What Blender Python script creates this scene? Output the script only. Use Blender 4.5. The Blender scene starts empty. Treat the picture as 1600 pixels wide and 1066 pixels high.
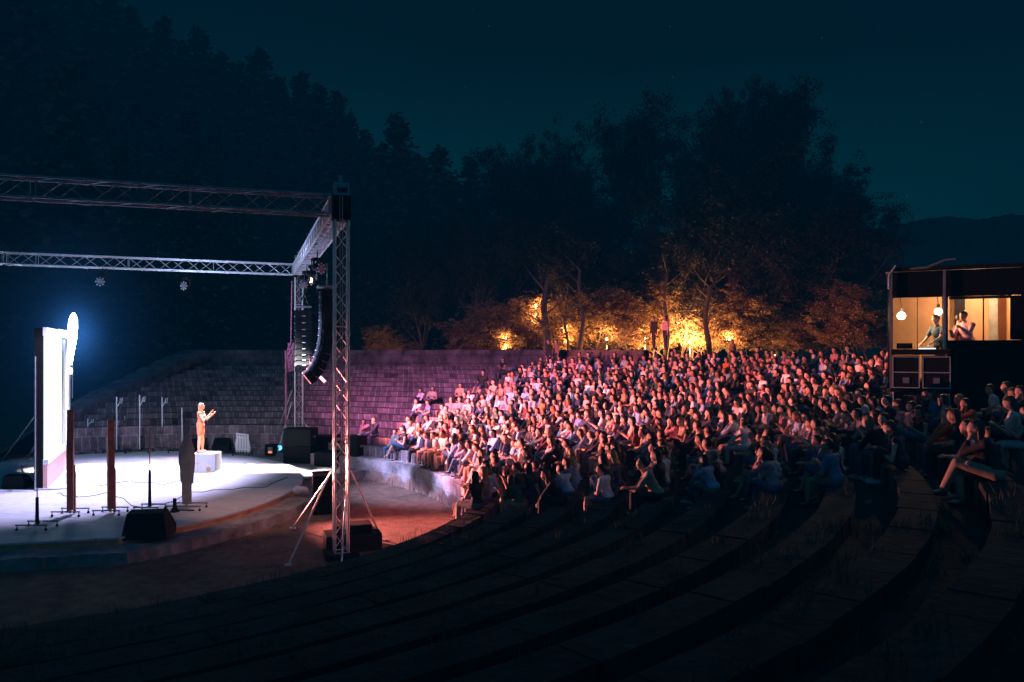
import bpy, math, random
from mathutils import Vector, Matrix
R = math.radians
sc = bpy.context.scene
COL = sc.collection
rnd = random.Random(7)

# ------------------------------------------------------------------ camera
F, HY, CZ = 1200.0, 547.0, 4.3           # focal length in px of the 1600 px frame, horizon row, eye height
cam = bpy.data.objects.new('camera', bpy.data.cameras.new('camera'))
COL.objects.link(cam); sc.camera = cam
cam.location = (0, 0, CZ); cam.rotation_euler = (R(90), 0, 0)
cam.data.sensor_width = 36; cam.data.lens = 36 * F / 1600
cam.data.shift_y = (HY - 533) / 1600; cam.data.clip_end = 3000; cam.data.clip_start = .1
sc.view_settings.view_transform = 'Standard'; sc.view_settings.look = 'None'; sc.view_settings.exposure = 0
sc.cycles.use_denoising = True
sc.cycles.sample_clamp_indirect = 4
sc.cycles.max_bounces = 6; sc.cycles.diffuse_bounces = 3; sc.cycles.glossy_bounces = 3; sc.cycles.volume_bounces = 0
sc.cycles.transparent_max_bounces = 8
sc.cycles.volume_step_rate = 2.0

def Q(x, y, D):                           # a surveyed point: photo column, row and distance
    return Vector(((x - 800) / F * D, D, CZ - (y - HY) / F * D))
def P(x, y, z):                           # the same for a known height
    D = F * (CZ - z) / (y - HY)
    return Q(x, y, D)

# ------------------------------------------------------------------ materials
def nodes(name):
    m = bpy.data.materials.new(name); m.use_nodes = True
    nt = m.node_tree; b = nt.nodes['Principled BSDF']
    return m, nt, b
def mat(name, c, rough=.7, metal=0, vary=.25, scale=4, bump=.0, emit=None, es=0, coord='Object', sheen=0):
    m, nt, b = nodes(name); N = nt.nodes; L = nt.links
    tc = N.new('ShaderNodeTexCoord'); nz = N.new('ShaderNodeTexNoise')
    nz.inputs['Scale'].default_value = scale; nz.inputs['Detail'].default_value = 6; nz.inputs['Roughness'].default_value = .65
    L.new(tc.outputs[coord], nz.inputs['Vector'])
    cr = N.new('ShaderNodeValToRGB')
    cr.color_ramp.elements[0].position = .3; cr.color_ramp.elements[1].position = .72
    cr.color_ramp.elements[0].color = (*[v * (1 - vary) for v in c], 1)
    cr.color_ramp.elements[1].color = (*[min(1, v * (1 + vary)) for v in c], 1)
    L.new(nz.outputs['Fac'], cr.inputs['Fac']); L.new(cr.outputs['Color'], b.inputs['Base Color'])
    b.inputs['Roughness'].default_value = rough; b.inputs['Metallic'].default_value = metal
    if max(c) < .03: b.inputs['Specular IOR Level'].default_value = .12
    if bump:
        bp = N.new('ShaderNodeBump'); bp.inputs['Strength'].default_value = bump; bp.inputs['Distance'].default_value = .03
        n2 = N.new('ShaderNodeTexNoise'); n2.inputs['Scale'].default_value = scale * 5; n2.inputs['Detail'].default_value = 5
        L.new(tc.outputs[coord], n2.inputs['Vector']); L.new(n2.outputs['Fac'], bp.inputs['Height']); L.new(bp.outputs['Normal'], b.inputs['Normal'])
    if emit:
        b.inputs['Emission Color'].default_value = (*emit, 1); b.inputs['Emission Strength'].default_value = es
    return m
def stone(name, c1, c2, mortar, bw=.8, bh=.22, moss=None):
    """block courses laid out on the UV map (arc length, height)"""
    m, nt, b = nodes(name); N = nt.nodes; L = nt.links
    uv = N.new('ShaderNodeUVMap'); br = N.new('ShaderNodeTexBrick')
    br.inputs['Scale'].default_value = 1; br.inputs['Brick Width'].default_value = bw; br.inputs['Row Height'].default_value = bh
    br.inputs['Mortar Size'].default_value = .022; br.inputs['Mortar Smooth'].default_value = .4; br.inputs['Bias'].default_value = -.1
    br.inputs['Color1'].default_value = (*c1, 1); br.inputs['Color2'].default_value = (*c2, 1); br.inputs['Mortar'].default_value = (*mortar, 1)
    dn = N.new('ShaderNodeTexNoise'); dn.inputs['Scale'].default_value = 2.3; dn.inputs['Detail'].default_value = 3; L.new(uv.outputs[0], dn.inputs['Vector'])
    da = N.new('ShaderNodeVectorMath'); da.operation = 'MULTIPLY_ADD'; da.inputs[1].default_value = (.16, .05, 0); L.new(dn.outputs['Color'], da.inputs[0]); L.new(uv.outputs[0], da.inputs[2]); L.new(da.outputs[0], br.inputs['Vector'])
    tc = N.new('ShaderNodeTexCoord'); nz = N.new('ShaderNodeTexNoise'); nz.inputs['Scale'].default_value = 1.1; nz.inputs['Detail'].default_value = 9; nz.inputs['Roughness'].default_value = .7
    L.new(tc.outputs['Object'], nz.inputs['Vector'])
    cr = N.new('ShaderNodeValToRGB'); cr.color_ramp.elements[0].position = .35; cr.color_ramp.elements[1].position = .65
    cr.color_ramp.elements[0].color = (.22, .2, .2, 1); cr.color_ramp.elements[1].color = (1.25, 1.1, 1.1, 1)
    L.new(nz.outputs['Fac'], cr.inputs['Fac'])
    mx = N.new('ShaderNodeMix'); mx.data_type = 'RGBA'; mx.blend_type = 'MULTIPLY'; mx.inputs[0].default_value = 1
    L.new(br.outputs['Color'], mx.inputs[6]); L.new(cr.outputs['Color'], mx.inputs[7])
    L.new(mx.outputs[2], b.inputs['Base Color']); b.inputs['Roughness'].default_value = .9
    bp = N.new('ShaderNodeBump'); bp.inputs['Strength'].default_value = .7; bp.inputs['Distance'].default_value = .03
    n2 = N.new('ShaderNodeTexNoise'); n2.inputs['Scale'].default_value = 14; n2.inputs['Detail'].default_value = 6
    L.new(tc.outputs['Object'], n2.inputs['Vector'])
    sb = N.new('ShaderNodeMath'); sb.operation = 'SUBTRACT'; L.new(n2.outputs['Fac'], sb.inputs[0]); L.new(br.outputs['Fac'], sb.inputs[1])
    L.new(sb.outputs[0], bp.inputs['Height']); L.new(bp.outputs['Normal'], b.inputs['Normal'])
    return m
def tint(name, rough=.8, attr=None, vary=.3, scale=9, sheen=.2):
    """cloth, hair or skin whose colour is the object's own colour (or a colour attribute)"""
    m, nt, b = nodes(name); N = nt.nodes; L = nt.links
    if attr: oi = N.new('ShaderNodeVertexColor'); oi.layer_name = attr
    else: oi = N.new('ShaderNodeObjectInfo')
    tc = N.new('ShaderNodeTexCoord'); nz = N.new('ShaderNodeTexNoise'); nz.inputs['Scale'].default_value = scale; nz.inputs['Detail'].default_value = 4
    L.new(tc.outputs['Object'], nz.inputs['Vector'])
    mr = N.new('ShaderNodeMapRange'); mr.inputs['From Min'].default_value = .3; mr.inputs['From Max'].default_value = .7
    mr.inputs['To Min'].default_value = 1 - vary; mr.inputs['To Max'].default_value = 1 + vary * .3
    L.new(nz.outputs['Fac'], mr.inputs['Value'])
    vm = N.new('ShaderNodeVectorMath'); vm.operation = 'SCALE'; L.new(oi.outputs['Color'], vm.inputs[0]); L.new(mr.outputs[0], vm.inputs['Scale'])
    L.new(vm.outputs[0], b.inputs['Base Color']); b.inputs['Roughness'].default_value = rough
    bp = N.new('ShaderNodeBump'); bp.inputs['Strength'].default_value = .35; bp.inputs['Distance'].default_value = .02
    L.new(nz.outputs['Fac'], bp.inputs['Height']); L.new(bp.outputs['Normal'], b.inputs['Normal'])
    return m
def emis(name, c, s):
    m = bpy.data.materials.new(name); m.use_nodes = True; nt = m.node_tree; nt.nodes.clear()
    e = nt.nodes.new('ShaderNodeEmission'); o = nt.nodes.new('ShaderNodeOutputMaterial')
    e.inputs[0].default_value = (*c, 1); e.inputs[1].default_value = s; nt.links.new(e.outputs[0], o.inputs[0]); return m
def leafmat(name, c, tr=.3):
    m, nt, b = nodes(name); N = nt.nodes; L = nt.links
    g = N.new('ShaderNodeNewGeometry'); cr = N.new('ShaderNodeValToRGB')
    cr.color_ramp.elements[0].color = (*[v * .45 for v in c], 1); cr.color_ramp.elements[1].color = (*[v * 1.6 for v in c], 1)
    L.new(g.outputs['Random Per Island'], cr.inputs['Fac']); L.new(cr.outputs['Color'], b.inputs['Base Color'])
    b.inputs['Roughness'].default_value = .6
    t = N.new('ShaderNodeBsdfTranslucent'); L.new(cr.outputs['Color'], t.inputs[0])
    mx = N.new('ShaderNodeMixShader'); mx.inputs[0].default_value = tr
    L.new(b.outputs[0], mx.inputs[1]); L.new(t.outputs[0], mx.inputs[2]); L.new(mx.outputs[0], N['Material Output'].inputs[0]); return m

M = dict(
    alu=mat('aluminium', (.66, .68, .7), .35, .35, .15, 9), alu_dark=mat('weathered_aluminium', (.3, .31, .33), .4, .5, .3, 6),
    black=mat('black_paint', (.012, .013, .015), .8, 0, .3, 12), blackcloth=mat('black_drape', (.006, .007, .008), .95, 0, .4, 5),
    stage=mat('pale_stage_floor', (.6, .6, .63), .75, 0, .07, 1.6, .06), ply=mat('raw_plywood', (.42, .25, .13), .6, 0, .3, 7, .1),
    fascia=mat('brown_stage_fascia', (.6, .28, .13), .7, 0, .35, 3, .1),
    conc=mat('rough_concrete', (.24, .22, .22), .9, 0, .45, 2.2, .6),
    gravel=mat('orchestra_gravel', (.17, .1, .07), .95, 0, .5, 3.5, 1), grass=mat('grass_bank', (.045, .062, .03), .95, 0, .5, .7, 1),
    hill=mat('forest_floor', (.03, .045, .03), 1, 0, .4, .3, .5),
    seat=stone('seat_blocks', (.3, .24, .26), (.15, .13, .15), (.5, .44, .48), .3, .6), seattop=mat('dark_seat_top', (.05, .048, .045), .95, 0, .5, 2.5, .8), shaded_turf=mat('shaded_overgrown_row', (.014, .034, .03), .98, 0, .6, 1.3, 1),
    wall=stone('wall_blocks', (.6, .58, .62), (.5, .49, .54), (.68, .66, .7), 1.1, .42),
    backwall=stone('retaining_wall', (.2, .17, .18), (.16, .14, .15), (.1, .09, .1), 1.4, .5),
    cloth=tint('clothing'), hair=tint('hair', .5), skin=tint('skin', .55, vary=.12), crowd=tint('crowd_clothing_and_skin', .75, 'col'),
    shoe=tint('shoe_leather', .5), white=mat('white_paint', (.78, .78, .78), .5, 0, .06, 5), cut=mat('grey_painted_board', (.25, .28, .27), .8, 0, .25, 6),
    cutdark=mat('dark_painted_board', (.03, .03, .035), .7), edge=mat('lit_board_edge', (.75, .72, .78), .6, 0, .1, 9),  # pale edge colour carries the light catching the far board edges
    red=mat('red_lit_wood', (.5, .13, .07), .55, 0, .3, 6, .1), pink=mat('pink_lit_base_panel', (.75, .42, .38), .35, 0, .12, 3),  # red and pink light on the wood and base panel put into colour
    bark=mat('bark', (.09, .07, .055), .95, 0, .4, 5, .8), leaf=leafmat('broad_leaves', (.036, .036, .024)), leaf2=leafmat('lit_shrub_leaves', (.26, .17, .085), .4),  # lamp glow put into shrub leaf colour, unlit dark into tree leaves
    needle=leafmat('needles', (.03, .05, .03), .1), screen=emis('screen_light', (.93, 1, .98), 1.7), neon=emis('white_neon', (.75, .88, 1), 22),
    bulb=emis('warm_bulb', (1, .62, .28), 60), bulb2=emis('small_warm_bulb', (1, .6, .3), 14), cyan=emis('cyan_led', (.1, .6, 1), 3), redled=emis('red_display', (1, .25, .12), 1.2),
    lens=mat('lamp_lens', (.3, .33, .4), .15, .5), booth=mat('booth_board', (.5, .3, .17), .7, 0, .12, 2.5, .1), rope=mat('pink_rope', (.62, .22, .35), .8),
    cable=mat('black_cable', (.02, .02, .025), .5), laptop=emis('laptop_glow', (.45, .9, 1), 3.0), plastic=mat('white_plastic_bag', (.7, .7, .75), .4, 0, .1, 6, .4),
    straps=mat('yellow_sling', (.5, .3, .08), .7))

nt_ = M['stage'].node_tree; N_ = nt_.nodes; L_ = nt_.links; B_ = N_['Principled BSDF']; src = B_.inputs['Base Color'].links[0].from_socket
tc_ = N_.new('ShaderNodeTexCoord'); mp_ = N_.new('ShaderNodeMapping'); mp_.inputs['Rotation'].default_value = (0, 0, .35); L_.new(tc_.outputs['Object'], mp_.inputs[0])
br_ = N_.new('ShaderNodeTexBrick'); br_.inputs['Scale'].default_value = 1; br_.inputs['Brick Width'].default_value = 2.4; br_.inputs['Row Height'].default_value = 1.2; br_.inputs['Mortar Size'].default_value = .008
br_.inputs['Color1'].default_value = (1, 1, 1, 1); br_.inputs['Color2'].default_value = (.93, .93, .94, 1); br_.inputs['Mortar'].default_value = (.35, .35, .37, 1); L_.new(mp_.outputs[0], br_.inputs['Vector'])
n_ = N_.new('ShaderNodeTexNoise'); n_.inputs['Scale'].default_value = .9; n_.inputs['Detail'].default_value = 9; n_.inputs['Roughness'].default_value = .75; n_.inputs['Distortion'].default_value = 1.2; L_.new(tc_.outputs['Object'], n_.inputs['Vector'])
c_ = N_.new('ShaderNodeValToRGB'); c_.color_ramp.elements[0].position = .36; c_.color_ramp.elements[0].color = (.8, .79, .8, 1); c_.color_ramp.elements[1].position = .56; L_.new(n_.outputs['Fac'], c_.inputs[0])
m1 = N_.new('ShaderNodeMix'); m1.data_type = 'RGBA'; m1.blend_type = 'MULTIPLY'; m1.inputs[0].default_value = 1; L_.new(src, m1.inputs[6]); L_.new(br_.outputs['Color'], m1.inputs[7])
m2_ = N_.new('ShaderNodeMix'); m2_.data_type = 'RGBA'; m2_.blend_type = 'MULTIPLY'; m2_.inputs[0].default_value = .8; L_.new(m1.outputs[2], m2_.inputs[6]); L_.new(c_.outputs[0], m2_.inputs[7]); L_.new(m2_.outputs[2], B_.inputs['Base Color'])

# ------------------------------------------------------------------ mesh helpers
class MB:
    def __init__(s): s.v = []; s.f = []; s.m = []; s.uv = None
    def add(s, vs, fs, mi=0):
        o = len(s.v); s.v += [tuple(v) for v in vs]; s.f += [tuple(i + o for i in f) for f in fs]; s.m += [mi] * len(fs)
    def box(s, c, d, X=None, Y=None, Z=None, mi=0, taper=1.0):
        c = Vector(c); X = Vector(X or (1, 0, 0)).normalized(); Z = Vector(Z or (0, 0, 1)).normalized()
        Y = Vector(Y).normalized() if Y else Z.cross(X).normalized()
        a, b, h = d[0] / 2, d[1] / 2, d[2] / 2; vs = []
        for k in (-1, 1):
            t = taper if k > 0 else 1
            for i, j in ((-1, -1), (1, -1), (1, 1), (-1, 1)): vs.append(c + X * a * i * t + Y * b * j * t + Z * h * k)
        s.add(vs, [(3, 2, 1, 0), (4, 5, 6, 7), (0, 1, 5, 4), (1, 2, 6, 5), (2, 3, 7, 6), (3, 0, 4, 7)], mi)
    def tube(s, p, q, r1, r2=None, n=8, mi=0):
        p, q = Vector(p), Vector(q); r2 = r1 if r2 is None else r2
        d = (q - p)
        if d.length < 1e-6: return
        d.normalize(); a = d.orthogonal().normalized(); b = d.cross(a); vs = []
        for c, r in ((p, r1), (q, r2)):
            for i in range(n): t = 2 * math.pi * i / n; vs.append(c + (a * math.cos(t) + b * math.sin(t)) * r)
        s.add(vs, [(i, (i + 1) % n, n + (i + 1) % n, n + i) for i in range(n)] + [tuple(range(n - 1, -1, -1)), tuple(range(n, 2 * n))], mi)
    def path(s, pts, r, n=6, mi=0):
        for a, b in zip(pts, pts[1:]): s.tube(a, b, r, r, n, mi)
    def ell(s, c, r, nu=12, nv=8, rot=None, mi=0):
        c = Vector(c); vs = []; rot = rot or Matrix.Identity(3)
        vs.append(c + rot @ Vector((0, 0, r[2])))
        for j in range(1, nv):
            t = math.pi * j / nv
            for i in range(nu):
                p = 2 * math.pi * i / nu
                vs.append(c + rot @ Vector((r[0] * math.sin(t) * math.cos(p), r[1] * math.sin(t) * math.sin(p), r[2] * math.cos(t))))
        vs.append(c + rot @ Vector((0, 0, -r[2]))); e = len(vs) - 1
        fs = [(0, 1 + i, 1 + (i + 1) % nu) for i in range(nu)]
        for j in range(nv - 2):
            o = 1 + j * nu; fs += [(o + i, o + nu + i, o + nu + (i + 1) % nu, o + (i + 1) % nu) for i in range(nu)]
        o = 1 + (nv - 2) * nu; fs += [(o + i, e, o + (i + 1) % nu) for i in range(nu)]
        s.add(vs, fs, mi)
    def cap(s, p, q, r1, r2=None):
        r2 = r1 if r2 is None else r2
        s.tube(p, q, r1, r2, 10); s.ell(p, (r1,) * 3, 10, 6); s.ell(q, (r2,) * 3, 10, 6)
    def prism(s, outline, h0, h1, mi=0, side=None):
        n = len(outline); vs = [(x, y, h0) for x, y in outline] + [(x, y, h1) for x, y in outline]
        s.add(vs, [tuple(range(n - 1, -1, -1)), tuple(range(n, 2 * n))], mi)
        o = len(s.v) - 2 * n
        for i in range(n): s.f.append((o + i, o + (i + 1) % n, o + n + (i + 1) % n, o + n + i)); s.m.append(mi if side is None else side)
    def mesh(s, name, mats, smooth=False):
        me = bpy.data.meshes.new(name); me.from_pydata(s.v, [], s.f)
        for m in (mats if isinstance(mats, (list, tuple)) else [mats]): me.materials.append(m)
        me.polygons.foreach_set('material_index', s.m)
        if smooth: me.polygons.foreach_set('use_smooth', [True] * len(s.f))
        if s.uv:
            u = me.uv_layers.new(name='UVMap'); u.data.foreach_set('uv', [c for p in s.uv for c in p])
        me.update(); return me
    def build(s, name, mats, parent=None, smooth=False, bevel=0):
        o = link(name, s.mesh(name, mats, smooth), parent)
        if bevel:
            b = o.modifiers.new('bevel', 'BEVEL'); b.width = bevel; b.segments = 2; b.limit_method = 'ANGLE'
        return o
def link(name, me, parent=None):
    o = bpy.data.objects.new(name, me); COL.objects.link(o)
    if parent is not None:
        o.parent = parent
    return o
def tag(o, label=None, cat=None, group=None, kind=None):
    if label: o['label'] = label
    if cat: o['category'] = cat
    if group: o['group'] = group
    if kind: o['kind'] = kind
    return o
def thing(name, label, cat, loc=(0, 0, 0), rz=0, group=None):
    o = bpy.data.objects.new(name, None); COL.objects.link(o); o.location = loc; o.rotation_euler = (0, 0, rz); o.empty_display_size = .2
    return tag(o, label, cat, group)
def dup(root, loc, rz=None, scale=None, **kw):
    def cp(o, par):
        c = o.copy(); COL.objects.link(c)
        if par is not None: c.parent = par
        for ch in o.children: cp(ch, c)
        return c
    r = cp(root, None); r.location = loc
    if rz is not None: r.rotation_euler = (0, 0, rz)
    if scale: r.scale = scale if isinstance(scale, tuple) else (scale,) * 3
    return tag(r, **kw)
def remesh(mb, name, m, vox, smooth=2, scale=None):
    """one continuous surface out of overlapping volumes"""
    me = mb.mesh(name, m); o = bpy.data.objects.new('tmp', me); COL.objects.link(o)
    r = o.modifiers.new('r', 'REMESH'); r.mode = 'VOXEL'; r.voxel_size = vox; r.use_smooth_shade = True
    if smooth: s = o.modifiers.new('s', 'SMOOTH'); s.iterations = smooth; s.factor = .5
    dg = bpy.context.evaluated_depsgraph_get(); out = bpy.data.meshes.new_from_object(o.evaluated_get(dg)); out.name = name
    if not out.materials: out.materials.append(m)
    bpy.data.objects.remove(o); bpy.data.meshes.remove(me); return out

# ------------------------------------------------------------------ site survey
CX, CY, R0 = -11.9, 19.75, 10.75          # centre and radius of the round orchestra
NR, TR, RISE, Z0 = 15, 1.04, .19, .70     # rows of seats, tread, rise, first seat height
SX, SY, SR = -15.9, 23.6, 9.15            # stage disc
GZ = -.45
def rowr(k): return R0 + .45 + TR * k
def rowz(k): return Z0 + RISE * k
def pol(r, a): return Vector((CX + r * math.cos(a), CY + r * math.sin(a), 0))
def endang(r): return R(104.5 + (26 - r) * 1.2)

# world: dark teal night sky, a little lighter above the hills in the left middle
w = bpy.data.worlds.new('World'); sc.world = w; w.use_nodes = True
nt = w.node_tree; N = nt.nodes; L = nt.links; bg = N['Background']
tc = N.new('ShaderNodeTexCoord'); sp = N.new('ShaderNodeSeparateXYZ'); L.new(tc.outputs['Generated'], sp.inputs[0])
cr = N.new('ShaderNodeValToRGB'); e = cr.color_ramp.elements
e[0].position = 0; e[0].color = (.0006, .027, .036, 1); e[1].position = .55; e[1].color = (.0003, .0012, .0025, 1)
q = e.new(.18); q.color = (.0004, .019, .028, 1)
q = e.new(.34); q.color = (.0003, .0065, .0115, 1)
L.new(sp.outputs['Z'], cr.inputs[0])
dt = N.new('ShaderNodeVectorMath'); dt.operation = 'DOT_PRODUCT'; dt.inputs[1].default_value = (-.12, .97, .2); L.new(tc.outputs['Generated'], dt.inputs[0])
mr = N.new('ShaderNodeMapRange'); mr.inputs['From Min'].default_value = .75; mr.inputs['From Max'].default_value = 1; mr.inputs['To Min'].default_value = .62; mr.inputs['To Max'].default_value = 1.12
L.new(dt.outputs['Value'], mr.inputs['Value'])
nz = N.new('ShaderNodeTexNoise'); nz.inputs['Scale'].default_value = 2.2; nz.inputs['Detail'].default_value = 4; L.new(tc.outputs['Generated'], nz.inputs['Vector'])
m2 = N.new('ShaderNodeMapRange'); m2.inputs['From Min'].default_value = .3; m2.inputs['From Max'].default_value = .7; m2.inputs['To Min'].default_value = .88; m2.inputs['To Max'].default_value = 1.1
L.new(nz.outputs['Fac'], m2.inputs['Value'])
mu = N.new('ShaderNodeMath'); mu.operation = 'MULTIPLY'; L.new(mr.outputs[0], mu.inputs[0]); L.new(m2.outputs[0], mu.inputs[1])
L.new(cr.outputs['Color'], bg.inputs['Color']); L.new(mu.outputs[0], bg.inputs['Strength'])
# added teal fill from the unseen sky behind and overhead, lifts the foreground
d2 = N.new('ShaderNodeVectorMath'); d2.operation = 'DOT_PRODUCT'; d2.inputs[1].default_value = (.1, -.8, .6); L.new(tc.outputs['Generated'], d2.inputs[0])
m3 = N.new('ShaderNodeMapRange'); m3.inputs['From Min'].default_value = .05; m3.inputs['From Max'].default_value = .9; L.new(d2.outputs['Value'], m3.inputs['Value'])
b2_ = N.new('ShaderNodeBackground'); b2_.inputs['Color'].default_value = (.003, .055, .12, 1); L.new(m3.outputs[0], b2_.inputs['Strength'])
vr = N.new('ShaderNodeTexVoronoi'); vr.inputs['Scale'].default_value = 38; L.new(tc.outputs['Generated'], vr.inputs['Vector'])
lt = N.new('ShaderNodeMath'); lt.operation = 'LESS_THAN'; lt.inputs[1].default_value = .028; L.new(vr.outputs['Distance'], lt.inputs[0])
sm = N.new('ShaderNodeMath'); sm.operation = 'MULTIPLY'; sm.inputs[1].default_value = .025; L.new(lt.outputs[0], sm.inputs[0])
b3 = N.new('ShaderNodeBackground'); b3.inputs['Color'].default_value = (.6, .85, 1, 1); L.new(sm.outputs[0], b3.inputs['Strength']); as_ = N.new('ShaderNodeAddShader'); L.new(bg.outputs[0], as_.inputs[0]); L.new(b3.outputs[0], as_.inputs[1]); bg = as_
ad = N.new('ShaderNodeAddShader'); L.new(bg.outputs[0], ad.inputs[0]); L.new(b2_.outputs[0], ad.inputs[1]); L.new(ad.outputs[0], N['World Output'].inputs[0])

# added emissive volume that lifts the dark tones teal with distance
hz = MB(); hz.box((0, 22, 25), (240, 104, 70))
m = bpy.data.materials.new('black_lift_glow'); m.use_nodes = True; n = m.node_tree; n.nodes.clear()
vo = n.nodes.new('ShaderNodeVolumePrincipled'); out = n.nodes.new('ShaderNodeOutputMaterial'); n.links.new(vo.outputs[0], out.inputs['Volume'])
vo.inputs['Density'].default_value = 0; vo.inputs['Emission Strength'].default_value = 1; vo.inputs['Emission Color'].default_value = (0, 8.0e-5, 1.9e-4, 1)
hz = hz.build('black_lift_volume', m); tag(hz, kind='structure'); hz.visible_shadow = True

# ------------------------------------------------------------------ ground
def sstep(a, b, x): t = min(1, max(0, (x - a) / (b - a))); return t * t * (3 - 2 * t)
def hillz(x, y):
    h = 0
    d = math.hypot(x, y)
    az = x / max(y, 1) if y > 0 else -9
    # wooded slope behind the stage, rising to the left
    h += sstep(46, 105, y) * max(0, (-x - 2) * .62) * (1 if y > 0 else 0)
    h += sstep(30, 80, -x - 12) * 10 * sstep(20, 60, y)
    h += 9 * sstep(62, 78, y) * (1 - sstep(20, 34, x)) * sstep(-30, -10, x)
    return min(h, 60)
def groundz(x, y):
    r = math.hypot(x - CX, y - CY); a = math.degrees(math.atan2(y - CY, x - CX))
    side = 1 - sstep(100, 125, a) if a > 0 else 1 - sstep(125, 155, -a)
    z = GZ
    if r > R0 + .3:
        z = GZ + side * sstep(R0, 27, r) * (3.2 - GZ) - .35 * side * sstep(R0, R0 + 1, r)
    if r > 27: z += side * .35 * sstep(27, 29, r)
    return z + hillz(x, y) + (0 if r < 28 else .25 * math.sin(x * .3) * math.sin(y * .27) * sstep(28, 40, r))
g = MB(); NA = 180; rad = [0, 3, 6, 9, 10.4, 11, 11.6, 13, 15, 17, 19, 21, 23, 25, 26.5, 27.5, 28.5, 30, 33, 36, 40, 45, 50, 56, 62, 70, 80, 90, 102, 115, 130, 150, 180, 240, 340, 480]
g.v.append((CX, CY, GZ))
for r_ in rad[1:]:
    for i in range(NA):
        a = 2 * math.pi * i / NA; x, y = CX + r_ * math.cos(a), CY + r_ * math.sin(a); g.v.append((x, y, groundz(x, y)))
for i in range(NA): g.f.append((0, 1 + i, 1 + (i + 1) % NA))
for j in range(len(rad) - 2):
    o = 1 + j * NA
    for i in range(NA): g.f.append((o + i, o + NA + i, o + NA + (i + 1) % NA, o + (i + 1) % NA))
g.m = [0] * len(g.f)
for i, f in enumerate(g.f):
    if math.hypot(g.v[f[-1]][0] - CX, g.v[f[-1]][1] - CY) > 11.5: g.m[i] = 1
tag(g.build('ground', [M['gravel'], M['grass']], smooth=True), kind='structure')
# far ridges on the right
h = MB()
for lay, (D, pts) in enumerate(((330, [(1180, 420), (1300, 372), (1360, 358), (1400, 352), (1440, 344), (1480, 338), (1530, 343), (1580, 335), (1640, 338), (1760, 350), (1900, 420)]),
                               (230, [(1280, 470), (1380, 425), (1450, 415), (1540, 405), (1620, 400), (1800, 420)]))):
    pts2 = []
    for (a, b) in zip(pts, pts[1:]):
        for t in range(8):
            x = a[0] + (b[0] - a[0]) * t / 8; y = a[1] + (b[1] - a[1]) * t / 8 + rnd.uniform(-1.5, 1.2); pts2.append(Q(x, y, D + 25 * math.sin(x * .01)))
    o = len(h.v)
    for p in pts2: h.v += [tuple(p), (p.x * .8, p.y * .72, -2), (p.x * 1.2, p.y * 1.3, -2)]
    for i in range(len(pts2) - 1):
        k = o + 3 * i; h.f += [(k, k + 1, k + 4, k + 3), (k, k + 3, k + 5, k + 2)]; h.m += [0, 0]
tag(h.build('hills', M['hill'], smooth=False), kind='structure')

# ------------------------------------------------------------------ amphitheatre
amp = thing('amphitheatre', 'curved stone amphitheatre with rising block seat rows around the stage', 'amphitheatre', (CX, CY, GZ))
def part(name, mb, m, parent=amp, **k):
    o = mb.build(name, m, parent, **k); o.location = -Vector(parent.location); return o
def quad(mb, a, b, c, d, uv):
    mb.add([a, b, c, d], [(0, 1, 2, 3)]); mb.uv = (mb.uv or []) + list(uv)
A0 = R(-135)
def firstrow(a): return 2 if a > R(66) else 0
# front wall of the auditorium
for k in range(NR):
    mb = MB(); r0, zt = rowr(k), rowz(k); a = A0; step = .62 / r0; ez = endang(r0); zlow = zt - .42
    rn = random.Random(k)
    while a < ez:
        b = min(a + step, ez); fr = firstrow((a + b) / 2)
        if k >= fr:
            dr, dz = rn.uniform(-.012, .012), rn.uniform(-.008, .008)
            lo = GZ if (k == fr and k > 0) else zlow
            pr = [(r0 + dr, lo - .02), (r0 + dr, zt + dz), (r0 + .45 + dr, zt + dz), (r0 + .45 + dr, zt - .23), (r0 + TR + .03, zt - .23)]
            u0, u1 = a * r0, b * r0; vv = 0
            for (ra, za), (rb, zb) in zip(pr, pr[1:]):
                l = math.hypot(rb - ra, zb - za)
                A, B, C_, D_ = pol(ra, a), pol(ra, b), pol(rb, b), pol(rb, a)
                A.z = B.z = za; C_.z = D_.z = zb
                quad(mb, A, B, C_, D_, [(u0, vv), (u1, vv), (u1, vv + l), (u0, vv + l)]); vv += l
                if a < R(-16 - k * 1.1): mb.m[-1] = 2  # grassy near rows, with their night shade put into the colour
                elif abs(zb - za) < .05: mb.m[-1] = 1  # flat tops and treads take the darker colour
        a = b
    part('seat_row', mb, [M['seat'], M['seattop'], M['shaded_turf']])
mb = MB(); a = A0; tp = .30; step = R(1.5)
while a < R(66):
    b = a + step; pr = [(R0, GZ - .05), (R0, tp), (R0 + .46, tp)]; vv = 0
    for (ra, za), (rb, zb) in zip(pr, pr[1:]):
        l = math.hypot(rb - ra, zb - za); A, B, C_, D_ = pol(ra, a), pol(ra, b), pol(rb, b), pol(rb, a); A.z = B.z = za; C_.z = D_.z = zb
        quad(mb, A, B, C_, D_, [(a * R0, vv), (b * R0, vv), (b * R0, vv + l), (a * R0, vv + l)]); vv += l
    a = b
part('front_wall', mb, M['wall'])
mb = MB(); a = R(-20); rb_ = rowr(NR) - .02; zt = rowz(NR) - .42; e_ = endang(26.5)
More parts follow.
